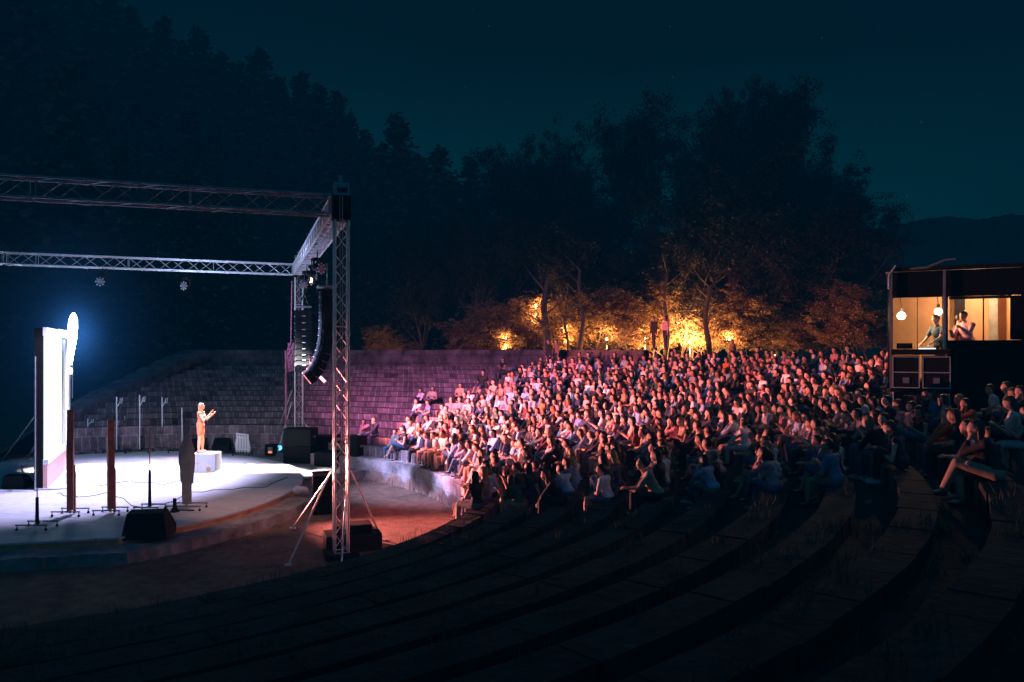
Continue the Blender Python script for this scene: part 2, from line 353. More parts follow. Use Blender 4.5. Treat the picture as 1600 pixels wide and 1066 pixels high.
while a < e_:
    b = min(a + R(1.5), e_); th_ = 4.3 if a > R(45) else 3.55; pr = [(rb_, zt - .1), (rb_, th_), (rb_ + .45, th_), (rb_ + .45, 2.5)]; vv = 0
    for (ra, za), (rbb, zb) in zip(pr, pr[1:]):
        l = math.hypot(rbb - ra, zb - za); A, B, C_, D_ = pol(ra, a), pol(ra, b), pol(rbb, b), pol(rbb, a); A.z = B.z = za; C_.z = D_.z = zb
        quad(mb, A, B, C_, D_, [(a * 26, vv), (b * 26, vv), (b * 26, vv + l), (a * 26, vv + l)]); vv += l
    a = b
part('retaining_wall', mb, M['backwall'])
mb = MB(); mb.uv = []; prev = None
for i in range(41):                       # sloping end bank of the seating
    r_ = 12.3 + (27.6 - 12.3) * i / 40; k_ = (r_ - rowr(0)) / TR; zz = min(4.3, Z0 + RISE * k_ + .3 + .5 * sstep(20, 27, r_)) + .03 * math.sin(i * 2.1); c_ = pol(r_, endang(r_) - R(1)); d2 = pol(r_, endang(r_) + R(2.2)); e2 = pol(r_, endang(r_) + R(14))
    row = [(c_.x, c_.y, zz - .5), (c_.x, c_.y, zz), (d2.x, d2.y, zz), (e2.x, e2.y, GZ - .3)]
    if prev:
        for (p_, q_), (p2_, q2_) in zip(zip(prev, prev[1:]), zip(row, row[1:])): quad(mb, p_, p2_, q2_, q_, [(0, 0)] * 4)
    prev = row
part('end_bank', mb, M['backwall'])

# ------------------------------------------------------------------ stage
st = thing('stage', 'round white stage floor with a brown wooden edge', 'stage', (SX, SY, GZ))
def fline(x): return 17.05 + .25 * (x + 11.35)
def disc(r, z0, z1, n=96, cx=SX, cy=SY, cut=None):
    o = [(cx + r * math.cos(2 * math.pi * i / n), cy + r * math.sin(2 * math.pi * i / n)) for i in range(n)]
    o = [(x, max(y, fline(x) + (SR - r))) for x, y in o]
    m_ = MB(); m_.prism(o, z0, z1); return m_
part('stage_deck', disc(SR, -.05, 0), M['stage'], st)
part('fascia', disc(SR - .03, GZ, -.05), M['fascia'], st)
cb = thing('stone_kerb', 'rough pinkish concrete ledge curving around the stage edge', 'kerb', (SX, SY, GZ))
mb = MB(); n = 120; rn = random.Random(3)
ring = []
for i in range(n + 1):
    a = R(-72) + (R(45) + R(72)) * i / n; ro = 9.85 + rn.uniform(-.05, .05); ri = SR - .1; c, s = math.cos(a), math.sin(a); nl = sstep(62, 95, -math.degrees(a)); ro -= .5 * nl; z = -.17 - .22 * nl + rn.uniform(-.015, .015)
    ring.append([(SX + rq * c, max(SY + rq * s, fline(SX + rq * c) - (rq - SR)), zq) for rq, zq in ((ri, z), (ro, z - .02), (ro + .04, GZ - .02))])
for a, b in zip(ring, ring[1:]):
    mb.add([a[0], b[0], b[1], a[1]], [(3, 2, 1, 0)]); mb.add([a[1], b[1], b[2], a[2]], [(3, 2, 1, 0)])
part('ledge', mb, M['conc'], cb)
mb = MB(); mb.prism([(-8.6, 27.6), (-7.0, 26.3), (-6.35, 27.3), (-5.1, 28.6), (-5.0, 29.6), (-6.5, 31.5), (-10.5, 33.2), (-12.5, 33.2), (-11, 30.6)], GZ - .02, -.13)
part('platform', mb, M['conc'], cb)
mb = MB(); rn = random.Random(9)
for i in range(5200):
    a = R(rn.uniform(-9, 55)); r_ = R0 - abs(rn.gauss(0, .09)); p = pol(r_, a); hgt = rn.uniform(.05, .3) * (1.2 + .5 * math.sin(a * 60)); w_ = .012; lx = rn.gauss(0, .05); ly = rn.gauss(0, .05)
    mb.add([(p.x - w_, p.y + w_, GZ - .01), (p.x + w_, p.y - w_, GZ - .01), (p.x + lx, p.y + ly, GZ + hgt)], [(0, 1, 2)])
tag(mb.build('grass', mat('dry_grass', (.5, .3, .26), .9)), 'tufts of dry grass along the foot of the seating wall', 'grass', kind='stuff')
mb = MB(); rn = random.Random(19)
for c_ in range(1500):
    a0 = R(rn.uniform(-112, -24)); k = rn.randrange(0, 15); r0_ = rowr(k) + rn.choice((rn.uniform(.45, .6), rn.uniform(.5, 1.0), rn.uniform(0, .45))); on = r0_ - rowr(k) < .45; z_ = rowz(k) - (0 if on else .23)
    if math.hypot(pol(r0_, a0).x, pol(r0_, a0).y) < 2.2: continue
    for i in range(rn.randint(8, 34)):
        p = pol(r0_ + rn.gauss(0, .06), a0 + rn.gauss(0, .12) / r0_); rr_ = math.hypot(p.x - CX, p.y - CY) - rowr(k)
        if (rr_ < .44) != on or rr_ > 1.02 or rr_ < .02: continue
        h_ = rn.uniform(.05, .22); w_ = .006; t_ = rn.uniform(0, 3.14); mb.add([(p.x - w_ * math.cos(t_), p.y - w_ * math.sin(t_), z_ - .02), (p.x + w_ * math.cos(t_), p.y + w_ * math.sin(t_), z_ - .02), (p.x + rn.gauss(0, .05), p.y + rn.gauss(0, .05), z_ + h_)], [(0, 1, 2)])
tag(mb.build('grass', mat('weed_grass', (.06, .09, .05), .9)), 'sparse dark grass growing over the empty near benches', 'grass', kind='stuff')
# hatch in the deck
t = thing('floor_hatch', 'brown wooden hatch lying open flat on the white stage', 'hatch', P(402, 728, 0))
mb = MB(); mb.box((0, 0, .012), (1.05, .62, .02)); mb.build('hatch_board', M['ply'], t)
mb = MB(); mb.box((0, 0, .03), (.03, .6, .012)); mb.box((-.51, 0, .03), (.03, .62, .015)); mb.build('hinge_strip', M['black'], t)

# ------------------------------------------------------------------ trusses
def truss(name, label, p0, p1, wdt, ndir, m, hgt=None, pitch=None, group=None, ch=.025, ladder=False, mlace=None):
    """four chords and zig-zag bracing from p0 to p1; ndir = second axis"""
    p0, p1 = Vector(p0), Vector(p1); d = (p1 - p0); Ln = d.length; d.normalize()
    n = Vector(ndir); n = (n - d * n.dot(d)).normalized(); b = d.cross(n); hgt = hgt or wdt
    t = thing(name, label, 'truss', p0, 0, group)
    cs = [(n * wdt / 2 * i + b * hgt / 2 * j) for i, j in ((-1, -1), (1, -1), (1, 1), (-1, 1))]
    for c in cs:
        mb = MB(); mb.tube(c, c + d * Ln, ch, ch, 8)
        for s in range(1, int(Ln / 2.5) + 1):
            if s * 2.5 < Ln: mb.tube(c + d * (s * 2.5 - .05), c + d * (s * 2.5 + .05), ch * 1.5, ch * 1.5, 8)
        mb.build('chord', m, t, smooth=False)
    pitch = pitch or wdt * 1.1; k = max(1, round(Ln / pitch)); pt = Ln / k
    for fi in range(4):
        mb = MB(); a, c = cs[fi], cs[(fi + 1) % 4]
        for i in range(k):
            if i % 2: mb.tube(a + d * pt * i, c + d * pt * (i + 1), ch * .42, None, 5)
            else: mb.tube(c + d * pt * i, a + d * pt * (i + 1), ch * .42, None, 5)
            if i % 6 == 0 or ladder: mb.tube(a + d * pt * i, c + d * pt * i, ch * .42, None, 5)
        mb.tube(a, c, ch * .6, None, 5); mb.tube(a + d * Ln, c + d * Ln, ch * .6, None, 5)
        mb.build('bracing', mlace or m, t)
    return t
NT = Q(533, 870, 17.65); NT.z = GZ                    # near tower foot
FT = Q(467, 700, 31.6); FT.z = rowz(1)                # far tower foot
uN = Vector((-.942, -.335, 0)); vN = Vector((.345, -.939, 0))
tn = truss('truss_tower', 'tall near aluminium truss tower rising from the dark pit right of the stage', NT + Vector((0, 0, .12)), NT + Vector((0, 0, 8.3)), .3, uN, M['alu'], pitch=.42, group='stage truss towers')
tf = truss('truss_tower', 'far aluminium truss tower behind the hanging speakers', FT + Vector((0, 0, .1)), (FT.x, FT.y, 7.9), .3, uN, M['alu'], pitch=.42, group='stage truss towers')
# tower extras: base plates, sleeves, head blocks, outriggers, cables
def extras(t, org, legs, ztop):
    def loc(p): return Vector(p) - t.location
    mb = MB(); mb.box(loc((org.x, org.y, org.z + .07)), (.75, .75, .1), X=uN); mb.build('base_plate', M['black'], t, bevel=.01)
    for i, (top, foot) in enumerate(legs):
        mb = MB(); mb.tube(loc(top), loc(foot), .022, None, 7); mb.tube(loc(foot) - Vector((0, 0, .03)), loc(foot) + Vector((0, 0, .03)), .09, None, 10); mb.build('outrigger', M['alu'], t)
    mb = MB(); zb = 7.55
    mb.box(loc((org.x, org.y, zb)), (.4, .4, .56), X=uN); mb.build('corner_sleeve', M['blackcloth'], t, bevel=.02)
    mb = MB()
    for s in (-1, 1): mb.box(loc(Vector((org.x, org.y, ztop + .12)) + uN * s * .14), (.04, .4, .3), X=uN)
    mb.tube(loc(Vector((org.x, org.y, ztop + .2)) - uN * .16), loc(Vector((org.x, org.y, ztop + .2)) + uN * .16), .1, None, 12)
    mb.box(loc(Vector((org.x, org.y, ztop + .35)) + uN * .02), (.09, .08, .2), X=uN); mb.build('head_block', M['alu_dark'], t)
    mb = MB(); c = Vector((org.x, org.y, 0)) + vN * .22
    mb.tube(loc(c + Vector((0, 0, ztop))), loc(c + Vector((0, 0, org.z + .5))), .012, None, 5); mb.tube(loc(c + uN * .06 + Vector((0, 0, ztop))), loc(c + uN * .03 + Vector((0, 0, org.z + .3))), .01, None, 5)
    mb.build('hoist_chain', M['alu_dark'], t)
def zat(y, D): return CZ - (y - HY) / F * D
extras(tn, NT, [(Q(517, 735, 17.8), P(450, 884, GZ)), (Q(518, 738, 17.5), P(457, 826, GZ)), (Q(548, 735, 17.7), P(598, 845, GZ)), (Q(540, 780, 17.4), P(532, 905, GZ))], 7.85)
extras(tf, FT, [(Q(456, 610, 31.4), P(425, 700, -.1)), (Q(456, 628, 31.4), P(432, 712, -.1)), (Q(472, 655, 31.4), Q(481, 668, 31.1))], 7.9)
NB = NT.copy(); NB.z = 7.6; FB = FT.copy(); FB.z = 7.6
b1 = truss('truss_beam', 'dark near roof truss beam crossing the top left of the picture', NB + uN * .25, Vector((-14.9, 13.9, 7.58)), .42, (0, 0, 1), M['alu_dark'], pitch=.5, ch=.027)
b2 = truss('truss_beam', 'bright side truss beam sloping between the near and far towers', NB - vN * .25, FB + vN * .25, .45, (0, 0, 1), M['alu'], pitch=.42, ch=.027, ladder=True)
FE = Q(8, 404, 27.9)
b3 = truss('truss_beam', 'bluish white far roof truss beam above the screen lamp', FB + (FE - FB).normalized() * .25, FE, .42, (0, 0, 1), M['alu'], pitch=.5, ch=.027)
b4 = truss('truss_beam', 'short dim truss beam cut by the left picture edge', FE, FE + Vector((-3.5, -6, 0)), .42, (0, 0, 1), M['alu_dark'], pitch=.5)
# spotlights hung below the beams
def fixture():
    t = thing('stage_spotlight', 'x', 'stage light', (0, 0, 0))
    mb = MB(); mb.box((0, 0, .02), (.26, .2, .1)); mb.tube((0, 0, .06), (0, 0, .3), .02, None, 6); mb.build('base_box', M['black'], t, bevel=.01)
    mb = MB()
    for s in (-1, 1): mb.box((s * .15, 0, -.14), (.03, .07, .28))
    mb.build('yoke', M['black'], t)
    mb = MB(); mb.tube((0, .14, -.2), (0, -.16, -.26), .1, .13, 14); mb.tube((0, .2, -.19), (0, .12, -.2), .05, .1, 12); mb.build('lamp_head', M['black'], t, smooth=False)
    mb = MB(); mb.tube((0, -.155, -.259), (0, -.175, -.263), .115, None, 14); mb.build('lens', M['lens'], t)
    mb = MB()
    for i in range(8):
        a = i * math.pi / 4; mb.box((.15 * math.cos(a), -.17, -.262 + .15 * math.sin(a)), (.05, .02, .05))
    mb.build('barn_door', M['alu'], t); return t
fx = fixture()
sd = (FB - NB).normalized()
spots = [(Q(292, 437, 30.4), 'round stage light with bright petals under the far beam', R(-20)), (Q(160, 430, 29), 'dim stage light under the far beam above the screen lamp', 0),
         (NB + sd * 6.2 + Vector((0, 0, -.55)), 'black stage light under the side beam nearest the near tower', R(60)), (NB + sd * 8.4 + Vector((0, 0, -.55)), 'middle black stage light clamped below the side beam', R(100)),
         (NB + sd * 10.4 + Vector((0, 0, -.55)), 'stage light under the side beam just above the hung speakers', R(75)), (NB + sd * 12.6 + Vector((0, 0, -.55)), 'last stage light on the side beam by the far tower', R(30))]
for i, (p, lb, rz) in enumerate(spots):
    if i == 0: fx.location = p; fx.rotation_euler = (0, 0, rz); tag(fx, lb, 'stage light', 'stage lights on the truss')
    else: dup(fx, p, rz, label=lb, group='stage lights on the truss')
# hanging line arrays
def line_array(name, label, top, yaw, n, curve, m, bend0=0, wd=.62):
    t = thing(name, label, 'loudspeaker', top, yaw, 'hanging speaker arrays')
    mb = MB(); mb.box((0, 0, -.05), (wd * .9, .6, .06)); mb.tube((0, 0, 0), (0, 0, .7), .015, None, 6); mb.tube((-.2, 0, 0), (0, 0, .5), .01, None, 5); mb.tube((.2, 0, 0), (0, 0, .5), .01, None, 5); mb.build('fly_frame', M['alu_dark'], t)
    p = Vector((0, 0, -.28)); ang = bend0
    for i in range(n):
        rot = Matrix.Rotation(ang, 3, 'X'); z = rot @ Vector((0, 0, 1)); y = rot @ Vector((0, 1, 0))
        mb = MB(); mb.box(p, (wd, .42, .235), X=(1, 0, 0), Y=y, Z=z, taper=.97); c = mb.build('cabinet', M['black'], t, bevel=.012)
        mb = MB(); mb.box(p - y * .218, (wd * .9, .02, .19), X=(1, 0, 0), Y=y, Z=z); mb.build('grille', M['blackcloth'], c)
        for s in (-1, 1):
            mb = MB(); mb.box(p + Vector((s * (wd / 2 + .01), 0, 0)) - y * .12, (.02, .04, .2), X=(1, 0, 0), Y=y, Z=z); mb.build('rigging_plate', M['black'], c)
        mb = MB(); mb.box(p - y * .24 - z * .11, (.12, .015, .025), X=(1, 0, 0), Y=y, Z=z); mb.build('badge', M['alu'], c)
        p = p - z * .25; ang += curve * ((i + 1) / n) ** 2
    return t
line_array('hanging_speaker', 'black column of hung speakers curving left before the far tower', Q(474, 478, 28.5), R(18), 9, R(-14), M['black'])
line_array('hanging_speaker', 'nearer hung speaker column curving behind the near tower, glinting rigging', Q(511, 446, 24.5), R(-70), 12, R(-15), M['black'])
# slanting bar at the foot of the array, orange light put into its colour
t = thing('hanging_batten', 'short orange lit batten hanging at a slant below the hung speakers', 'batten', Q(485, 573, 25))
mb = MB(); a = Vector((0, 0, 0)); b = Q(509, 597, 25) - Q(485, 573, 25); mb.box((a + b) / 2, (b.length, .1, .13), X=b, Z=(0, 1, 0)); mb.build('orange_bar', mat('orange_lit_board', (.8, .3, .22), .6), t)
mb = MB(); mb.tube(a, a + Vector((-.05, 0, .45)), .012, None, 5); mb.tube(a, a + Vector((.12, 0, .4)), .012, None, 5); mb.build('hanging_wire', M['cable'], t)
# bundle of pink-lit cables by the far tower
t = thing('cable_bundle', 'pink lit bundle of coiled cables hanging down beside the far tower', 'cables', Q(446, 540, 31))
mb = MB(); o = Q(446, 540, 31); rn = random.Random(5)
for j in range(16):
    a0 = rn.uniform(0, 6.28); pts = []
    for i in range(10): a = a0 + i * .7; pts.append(Vector((.28 + .2 * math.cos(a) * rn.uniform(.6, 1.1), .12 * math.sin(a), -.2 + .42 * math.sin(a + j) - j * .03)))
    mb.path(pts, .014, 5)
mb.build('cable_coil', M['rope'], t)
mb = MB()
for j in range(4):
    pts = [Vector((.02 + .03 * math.sin(i * 1.3 + j * 2), .03 * math.cos(i * 1.7 + j), -.2 - i * .3)) for i in range(15)]; mb.path(pts, .018, 5)
mb.path([Vector((.22, 0, .0)), Vector((.26, 0, 2.6))], .02, 6); mb.build('cable_drop', M['rope'], t)
t = thing('power_cable', 'dark cables drooping from the side beam to the hung speakers', 'cable', Q(500, 440, 25))
mb = MB(); o = t.location
for x0, y0, x1, y1, sg in ((492, 440, 503, 520, 8), (503, 440, 516, 500, 10), (484, 436, 470, 470, 5)):
    pts = []
    for i in range(13): u = i / 12; pts.append(Q(x0 + (x1 - x0) * u + sg * .4 * math.sin(u * 3.1), y0 + (y1 - y0) * u, 25) - o)
    mb.path(pts, .02, 5)
mb.build('cable_run', M['cable'], t)

# ------------------------------------------------------------------ screen wall and its lamp
pn = P(66, 765, 0); pf = P(103, 728, 0); ed = (pf - pn).normalized(); nm = Vector((ed.y, -ed.x, 0)); W = (pf - pn).length
scr = thing('led_screen', 'tall glowing white screen in a deep frame at the left of the stage', 'screen', pn)
def ue(x):                               # distance along the frame of a photo column
    k = (x - 800) / F; return (k * pn.y - pn.x) / (ed.x - k * ed.y)
def sb(name, a0, a1, z0, z1, n0, n1, m, bev=0):
    mb = MB(); c = ed * ((a0 + a1) / 2 + .04) + nm * ((n0 + n1) / 2 + .08) + Vector((0, 0, (z0 + z1) / 2)); mb.box(c, (a1 - a0, n1 - n0, z1 - z0), X=ed, Y=nm * 1, Z=(0, 0, 1)); return mb.build(name, m, scr)
sb('screen_panel', .1, ue(93.5), .92, 4.72, -.06, -.03, M['screen'])
sb('backing_frame', -.02, W, .0, 4.98, -.3, -.07, M['blackcloth'])
sb('top_rail', 0, W, 4.73, 5.0, -.068, .05, M['white'])
sb('inner_jamb', ue(93.5) + .01, ue(99), .9, 4.725, -.066, -.02, M['cut'])
sb('outer_jamb', ue(99) + .005, W + .02, .0, 4.725, -.066, .06, M['white'])
sb('base_panel', 0, W - .2, .0, .74, -.066, .05, M['pink']); sb('base_ledge', 0, W - .2, .745, .91, -.066, .075, M['white'])
mb = MB()
mast = P(55, 768, 0) - pn
mb.tube(mast, mast + Vector((0, 0, 4.1)), .022, None, 8); mb.tube(mast + Vector((0, 0, 2.3)), P(0, 742, 0) - pn + Vector((-.3, 0, 0)), .025, None, 6)
mb.tube(mast + Vector((0, 0, 1.4)), P(33, 730, 0) - pn, .03, None, 6); mb.tube(mast + Vector((0, 0, .06)), P(120, 763, 0) - pn, .03, None, 6); mb.tube(mast + Vector((0, 0, .06)), mast + ed * 1.6, .03, None, 6)
mb.build('support_mast', M['alu_dark'], scr)
lp = pf + nm * .12
lamp = thing('neon_lamp', 'blinding white lamp with blue glow at the top corner of the screen', 'lamp', (lp.x, lp.y, 3.4))
mb = MB(); zs = [(0.36, .04), (.55, .06), (.8, .09), (1.05, .12), (1.35, .16), (1.7, .17), (2.0, .15), (2.18, .1), (2.27, .04)]
pts = []
nr = 14
for z, r_ in zs:
    for i in range(nr): a = 2 * math.pi * i / nr; pts.append(((.05 + (z - .4) * .05) + r_ * math.cos(a), r_ * .8 * math.sin(a), z))
fs = [(j * nr + i, j * nr + (i + 1) % nr, (j + 1) * nr + (i + 1) % nr, (j + 1) * nr + i) for j in range(len(zs) - 1) for i in range(nr)] + [tuple(range(nr - 1, -1, -1)), tuple(range((len(zs) - 1) * nr, len(zs) * nr))]
mb.add(pts, fs); mb.build('lamp_body', M['neon'], lamp, smooth=True)
mb = MB(); mb.ell((0, 0, .12), (.09, .09, .12)); mb.build('lower_bulb', M['neon'], lamp, smooth=True)
mb = MB(); mb.tube((0.02, .14, -.9), (.02, .14, 2.0), .02, None, 6); mb.box((0, .12, 1.5), (.3, .04, .06)); mb.build('mounting_bar', M['alu_dark'], lamp)
# added emissive sphere that paints the lamp's glare halo
mb = MB(); mb.ell((0, 0, 0), (5, 5, 5), 24, 16); m = bpy.data.materials.new('halo_glow'); m.use_nodes = True; n = m.node_tree; n.nodes.clear()
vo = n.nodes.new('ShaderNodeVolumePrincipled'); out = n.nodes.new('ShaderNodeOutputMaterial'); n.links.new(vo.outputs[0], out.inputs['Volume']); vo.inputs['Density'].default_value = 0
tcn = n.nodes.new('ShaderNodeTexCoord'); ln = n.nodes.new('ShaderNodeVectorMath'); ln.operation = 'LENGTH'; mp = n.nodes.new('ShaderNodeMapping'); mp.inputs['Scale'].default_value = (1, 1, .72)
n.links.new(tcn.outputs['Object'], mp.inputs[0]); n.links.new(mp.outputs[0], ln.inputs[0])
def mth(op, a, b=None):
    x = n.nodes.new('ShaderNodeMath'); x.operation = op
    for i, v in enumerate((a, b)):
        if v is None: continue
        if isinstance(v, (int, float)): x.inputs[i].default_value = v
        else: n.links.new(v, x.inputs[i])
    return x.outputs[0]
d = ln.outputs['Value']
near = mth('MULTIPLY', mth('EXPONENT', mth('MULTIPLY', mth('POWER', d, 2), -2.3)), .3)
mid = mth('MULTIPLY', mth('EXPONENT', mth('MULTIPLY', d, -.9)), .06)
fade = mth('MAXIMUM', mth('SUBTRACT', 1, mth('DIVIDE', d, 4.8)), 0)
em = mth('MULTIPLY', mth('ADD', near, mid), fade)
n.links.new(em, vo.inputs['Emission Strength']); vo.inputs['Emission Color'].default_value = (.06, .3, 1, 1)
hzl = mb.build('glare_halo', m); hzl.location = (lp.x + .15, lp.y + .1, 4.85); tag(hzl, kind='structure')

# ------------------------------------------------------------------ stage props
OUT = [(-.11, 0), (-.12, .3), (-.125, .6), (-.15, .62), (-.17, .9), (-.2, 1.15), (-.205, 1.35), (-.18, 1.6), (-.12, 1.76), (-.065, 1.84), (-.06, 1.9), (-.085, 2.0), (-.09, 2.14), (-.075, 2.26), (-.03, 2.32), (.03, 2.32), (.075, 2.26), (.09, 2.14), (.085, 2.0), (.06, 1.9), (.065, 1.84), (.12, 1.75), (.175, 1.58), (.2, 1.35), (.2, 1.1), (.175, .85), (.16, .58), (.115, .57), (.12, .3), (.11, 0)]
def dolly(t, w_=1.0, m=None, d_=.45):
    mb = MB()
    for s in (-1, 1):
        mb.tube((-w_ / 2, s * d_ / 2, .13), (w_ / 2, s * d_ / 2, .13), .02, None, 6)
        for e_ in (-1, 1): mb.tube((e_ * w_ * .46, s * d_ / 2, .13), (e_ * w_ * .46, s * d_ / 2, .04), .014, None, 5)
    mb.tube((0, -d_ / 2, .13), (0, d_ / 2, .13), .02, None, 6); b = mb.build('base_frame', m or M['alu_dark'], t)
    for s in (-1, 1):
        for e_ in (-1, 1):
            mb = MB(); mb.tube((e_ * w_ * .46, s * d_ / 2 - .015, .03), (e_ * w_ * .46, s * d_ / 2 + .015, .03), .03, None, 10); mb.build('caster', M['black'], t)
def cutout(label, loc, yaw, H, mface, medge, amp_=1, thick=.03, base=1.0, hand=False, wave=0, brace=False, basem=None, wide=1.0, group=None):
    t = thing('cutout_figure', label, 'stage prop', loc, 0, group); yaw = math.atan2(loc.y, loc.x) + yaw if group else yaw; dolly(t, base, basem)
    o = []
    for x, z in OUT: o.append((x * amp_ * wide + wave * math.sin(z * 4.2), .14 + z * (H - .14) / 2.32))
    if hand: o[9:9] = []
    mb = MB(); n_ = len(o); c, s = math.cos(yaw), math.sin(yaw)
    vs = [(x * c - e_ * s, x * s + e_ * c, z) for e_ in (-thick / 2, thick / 2) for x, z in o]
    mb.add(vs, [tuple(range(n_ - 1, -1, -1)), tuple(range(n_, 2 * n_))], 0); off = len(mb.v) - 2 * n_
    for i in range(n_): mb.f.append((off + i, off + (i + 1) % n_, off + n_ + (i + 1) % n_, off + n_ + i)); mb.m.append(1)
    mb.build('figure_board', [mface, medge], t)
    if hand:
        mb = MB(); x0 = .14 * hand; mb.path([(0, 0, H * .8), (x0, 0, H * .9), (x0 + .03, 0, H * .97)], .018, 5); mb.path([(x0, 0, H * .9), (x0 + .08, 0, H * .88), (x0 + .1, 0, H * .98)], .014, 5); mb.build('raised_hand', medge, t)
    if brace:
        mb = MB(); mb.box((.05, .1, H * .24), (.05, .05, H * .46)); mb.box((-.06, .1, H * .24), (.04, .05, H * .46)); mb.build('brace_post', M['red'], t)
    return t
G = 'cut out figures on wheeled bases'
cutout('grey painted person cutout facing the camera at the near stage edge', P(292, 796, 0), R(8), 2.38, M['cut'], M['cut'], wide=1.05, base=.95)
t = thing('prop_post', 'small dark flared post beside the grey cutout figure base', 'stage prop', P(273, 800, 0)); mb = MB(); mb.tube((0, 0, 0), (0, 0, .12), .13, .06, 10); mb.tube((0, 0, .12), (0, 0, .36), .05, .045, 10); mb.tube((.5, .05, .03), (0, 0, .05), .02, None, 5); mb.build('post_body', M['black'], t)
cutout('red brown cutout figure seen edge on, standing left of centre group near the screen', P(110, 805, 0), R(-5), 2.75, M['red'], M['red'], thick=.15, base=.75, brace=True, group=G)
cutout('red brown cutout figure seen edge on, with two slanting boards', P(173, 803, 0), R(6), 2.5, M['red'], M['red'], thick=.15, base=.72, brace=True, group=G)
def pole(label, loc, h1, h2, m, base=.7):
    t = thing('pole_stand', label, 'stage prop', loc, 0); dolly(t, base)
    mb = MB(); mb.tube((0, 0, .1), (0, 0, h1), .045, .035, 8); mb.build('lower_pole', M['black'], t)
    mb = MB(); mb.tube((0, 0, h1), (0, 0, h2), .014, None, 6); mb.build('thin_rod', m, t)
pole('thin pole stand left of the black monitor wedge', P(234, 798, 0), 1.1, 2.6, M['red'], .68)
pole('short dark pole stand at the lower left of the stage', P(58, 826, 0), .75, 1.4, M['cable'], .75)
far = [(137, 708, 654, 1), (182, 708, 620, 1), (195, 702, 650, 0), (218, 707, 617, 1), (253, 704, 620, 1), (284, 707, 637, 0)]
nm_ = ['far left pale edged cutout, shortest of the back row', 'wavy pale edged cutout right of the screen in the back row', 'short pale edged cutout between two taller wavy ones', 'tall wavy pale edged cutout with forked top in the back row', 'straight pale edged cutout in the middle of the back row', 'pale edged cutout just behind the grey figure']
for (x, yb, yt, hd), lb in zip(far, nm_):
    p = P(x, yb, 0); s_ = F / p.y
    cutout(lb, p, R(3 if x != 195 else -2), (yb - yt) / s_, M['cutdark'], M['edge'], thick=.045, base=1.0, hand=hd, wave=.05, basem=M['black'], group=G)
# white row-of-figures board
t = thing('figure_row_panel', 'white board of joined paper doll figures on a wheeled base', 'stage prop', P(379, 712, 0), R(-6)); dolly(t, .75, M['black'], .3)
mb = MB()
o = [(-.27, .12), (-.3, .3), (-.31, .5), (-.25, .72), (-.27, .82), (-.27, .93), (.27, .86), (.26, .7), (.3, .5), (.33, .3), (.3, .12)]
mb.add([(x, e_, z) for e_ in (-.015, .015) for x, z in o], [tuple(range(len(o))), tuple(range(2 * len(o) - 1, len(o) - 1, -1))] + [(i, len(o) + i, len(o) + (i + 1) % len(o), (i + 1) % len(o)) for i in range(len(o))]); mb.build('board', M['white'], t)
mb = MB()
for i in range(4):
    x = -.18 + i * .115
    mb.box((x, -.018, .83 - i * .012), (.045, .004, .05)); mb.box((x + .02, -.018, .5), (.012, .004, .45)); mb.box((x, -.018, .17), (.035, .004, .07)); mb.box((x - .03, -.018, .2), (.02, .004, .03))
mb.build('black_slots', M['black'], t)
for i, (pts, lb) in enumerate((([(250, 790), (300, 770), (350, 765), (420, 760), (452, 742)], 'black cable lying across the right half of the stage'), ([(150, 760), (200, 752), (260, 757), (305, 742)], 'thin black cable running to the white box'), ([(88, 770), (120, 778), (170, 770), (233, 800)], 'black cable running from the screen to the pole stand'))):
    w_ = [P(x, y, .008) for x, y in pts]; t_ = []
    for a_, b_ in zip(w_, w_[1:]):
        for q_ in range(6): u_ = q_ / 6; p_ = a_.lerp(b_, u_); p_ += Vector((.07 * math.sin(q_ + i * 2 + p_.x * 2), .1 * math.cos(q_ * 1.3 + p_.x * 2), 0)); t_.append(p_ - w_[0])
    mb = MB(); mb.path(t_, .011, 5); o = mb.build('stage_cable', M['cable']); o.location = w_[0]; tag(o, lb, 'cable')
# plinth
pl = P(323, 736, 0)
t = thing('plinth', 'white box the performer stands on', 'box', pl, R(4)); mb = MB(); mb.box((.0, 0, .33), (.82, .7, .64)); mb.build('box_body', M['white'], t, bevel=.008)
mb = MB(); mb.box((-.2, -.354, .33), (.006, .006, .62)); mb.box((-.26, -.354, .32), (.3, .006, .006)); mb.build('panel_joint', M['red'], t)
mb = MB(); mb.tube((.17, -.36, .12), (.17, -.356, .12), .08, None, 14); mb.box((.17, -.357, .17), (.17, .004, .015)); mb.build('round_mark', M['straps'], t)
# wedges and speakers
def wedge(label, loc, yaw, w_, h_, d_, group=None):
    t = thing('monitor_speaker', label, 'loudspeaker', loc, yaw, group)
    o = [(-d_ / 2, 0), (d_ / 2, 0), (d_ / 2, h_ * .35), (d_ * .05, h_), (-d_ * .4, h_ * .92)]
    mb = MB(); n_ = len(o); k = .8
    mb.add([(-w_ / 2 * (k if z > h_ * .5 else 1), y, z) for y, z in o] + [(w_ / 2 * (k if z > h_ * .5 else 1), y, z) for y, z in o], [tuple(range(n_)), tuple(range(2 * n_ - 1, n_ - 1, -1))] + [(i, n_ + i, n_ + (i + 1) % n_, (i + 1) % n_) for i in range(n_)])
    mb.build('cabinet', M['black'], t, bevel=.01)
    mb = MB(); a = Vector((0, d_ * .5, h_ * .35)); b = Vector((0, d_ * .05, h_)); c = (a + b) / 2; dz = (b - a).normalized()
    mb.box(c + Vector((0, .02, .015)), (w_ * .7, .015, (b - a).length * .85), X=(1, 0, 0), Z=dz); mb.build('grille', M['blackcloth'], t)
    for s in (-1, 1): mb = MB(); mb.box((s * w_ * .5, -d_ * .1, h_ * .4), (.02, .16, .05)); mb.build('side_handle', M['black'], t)
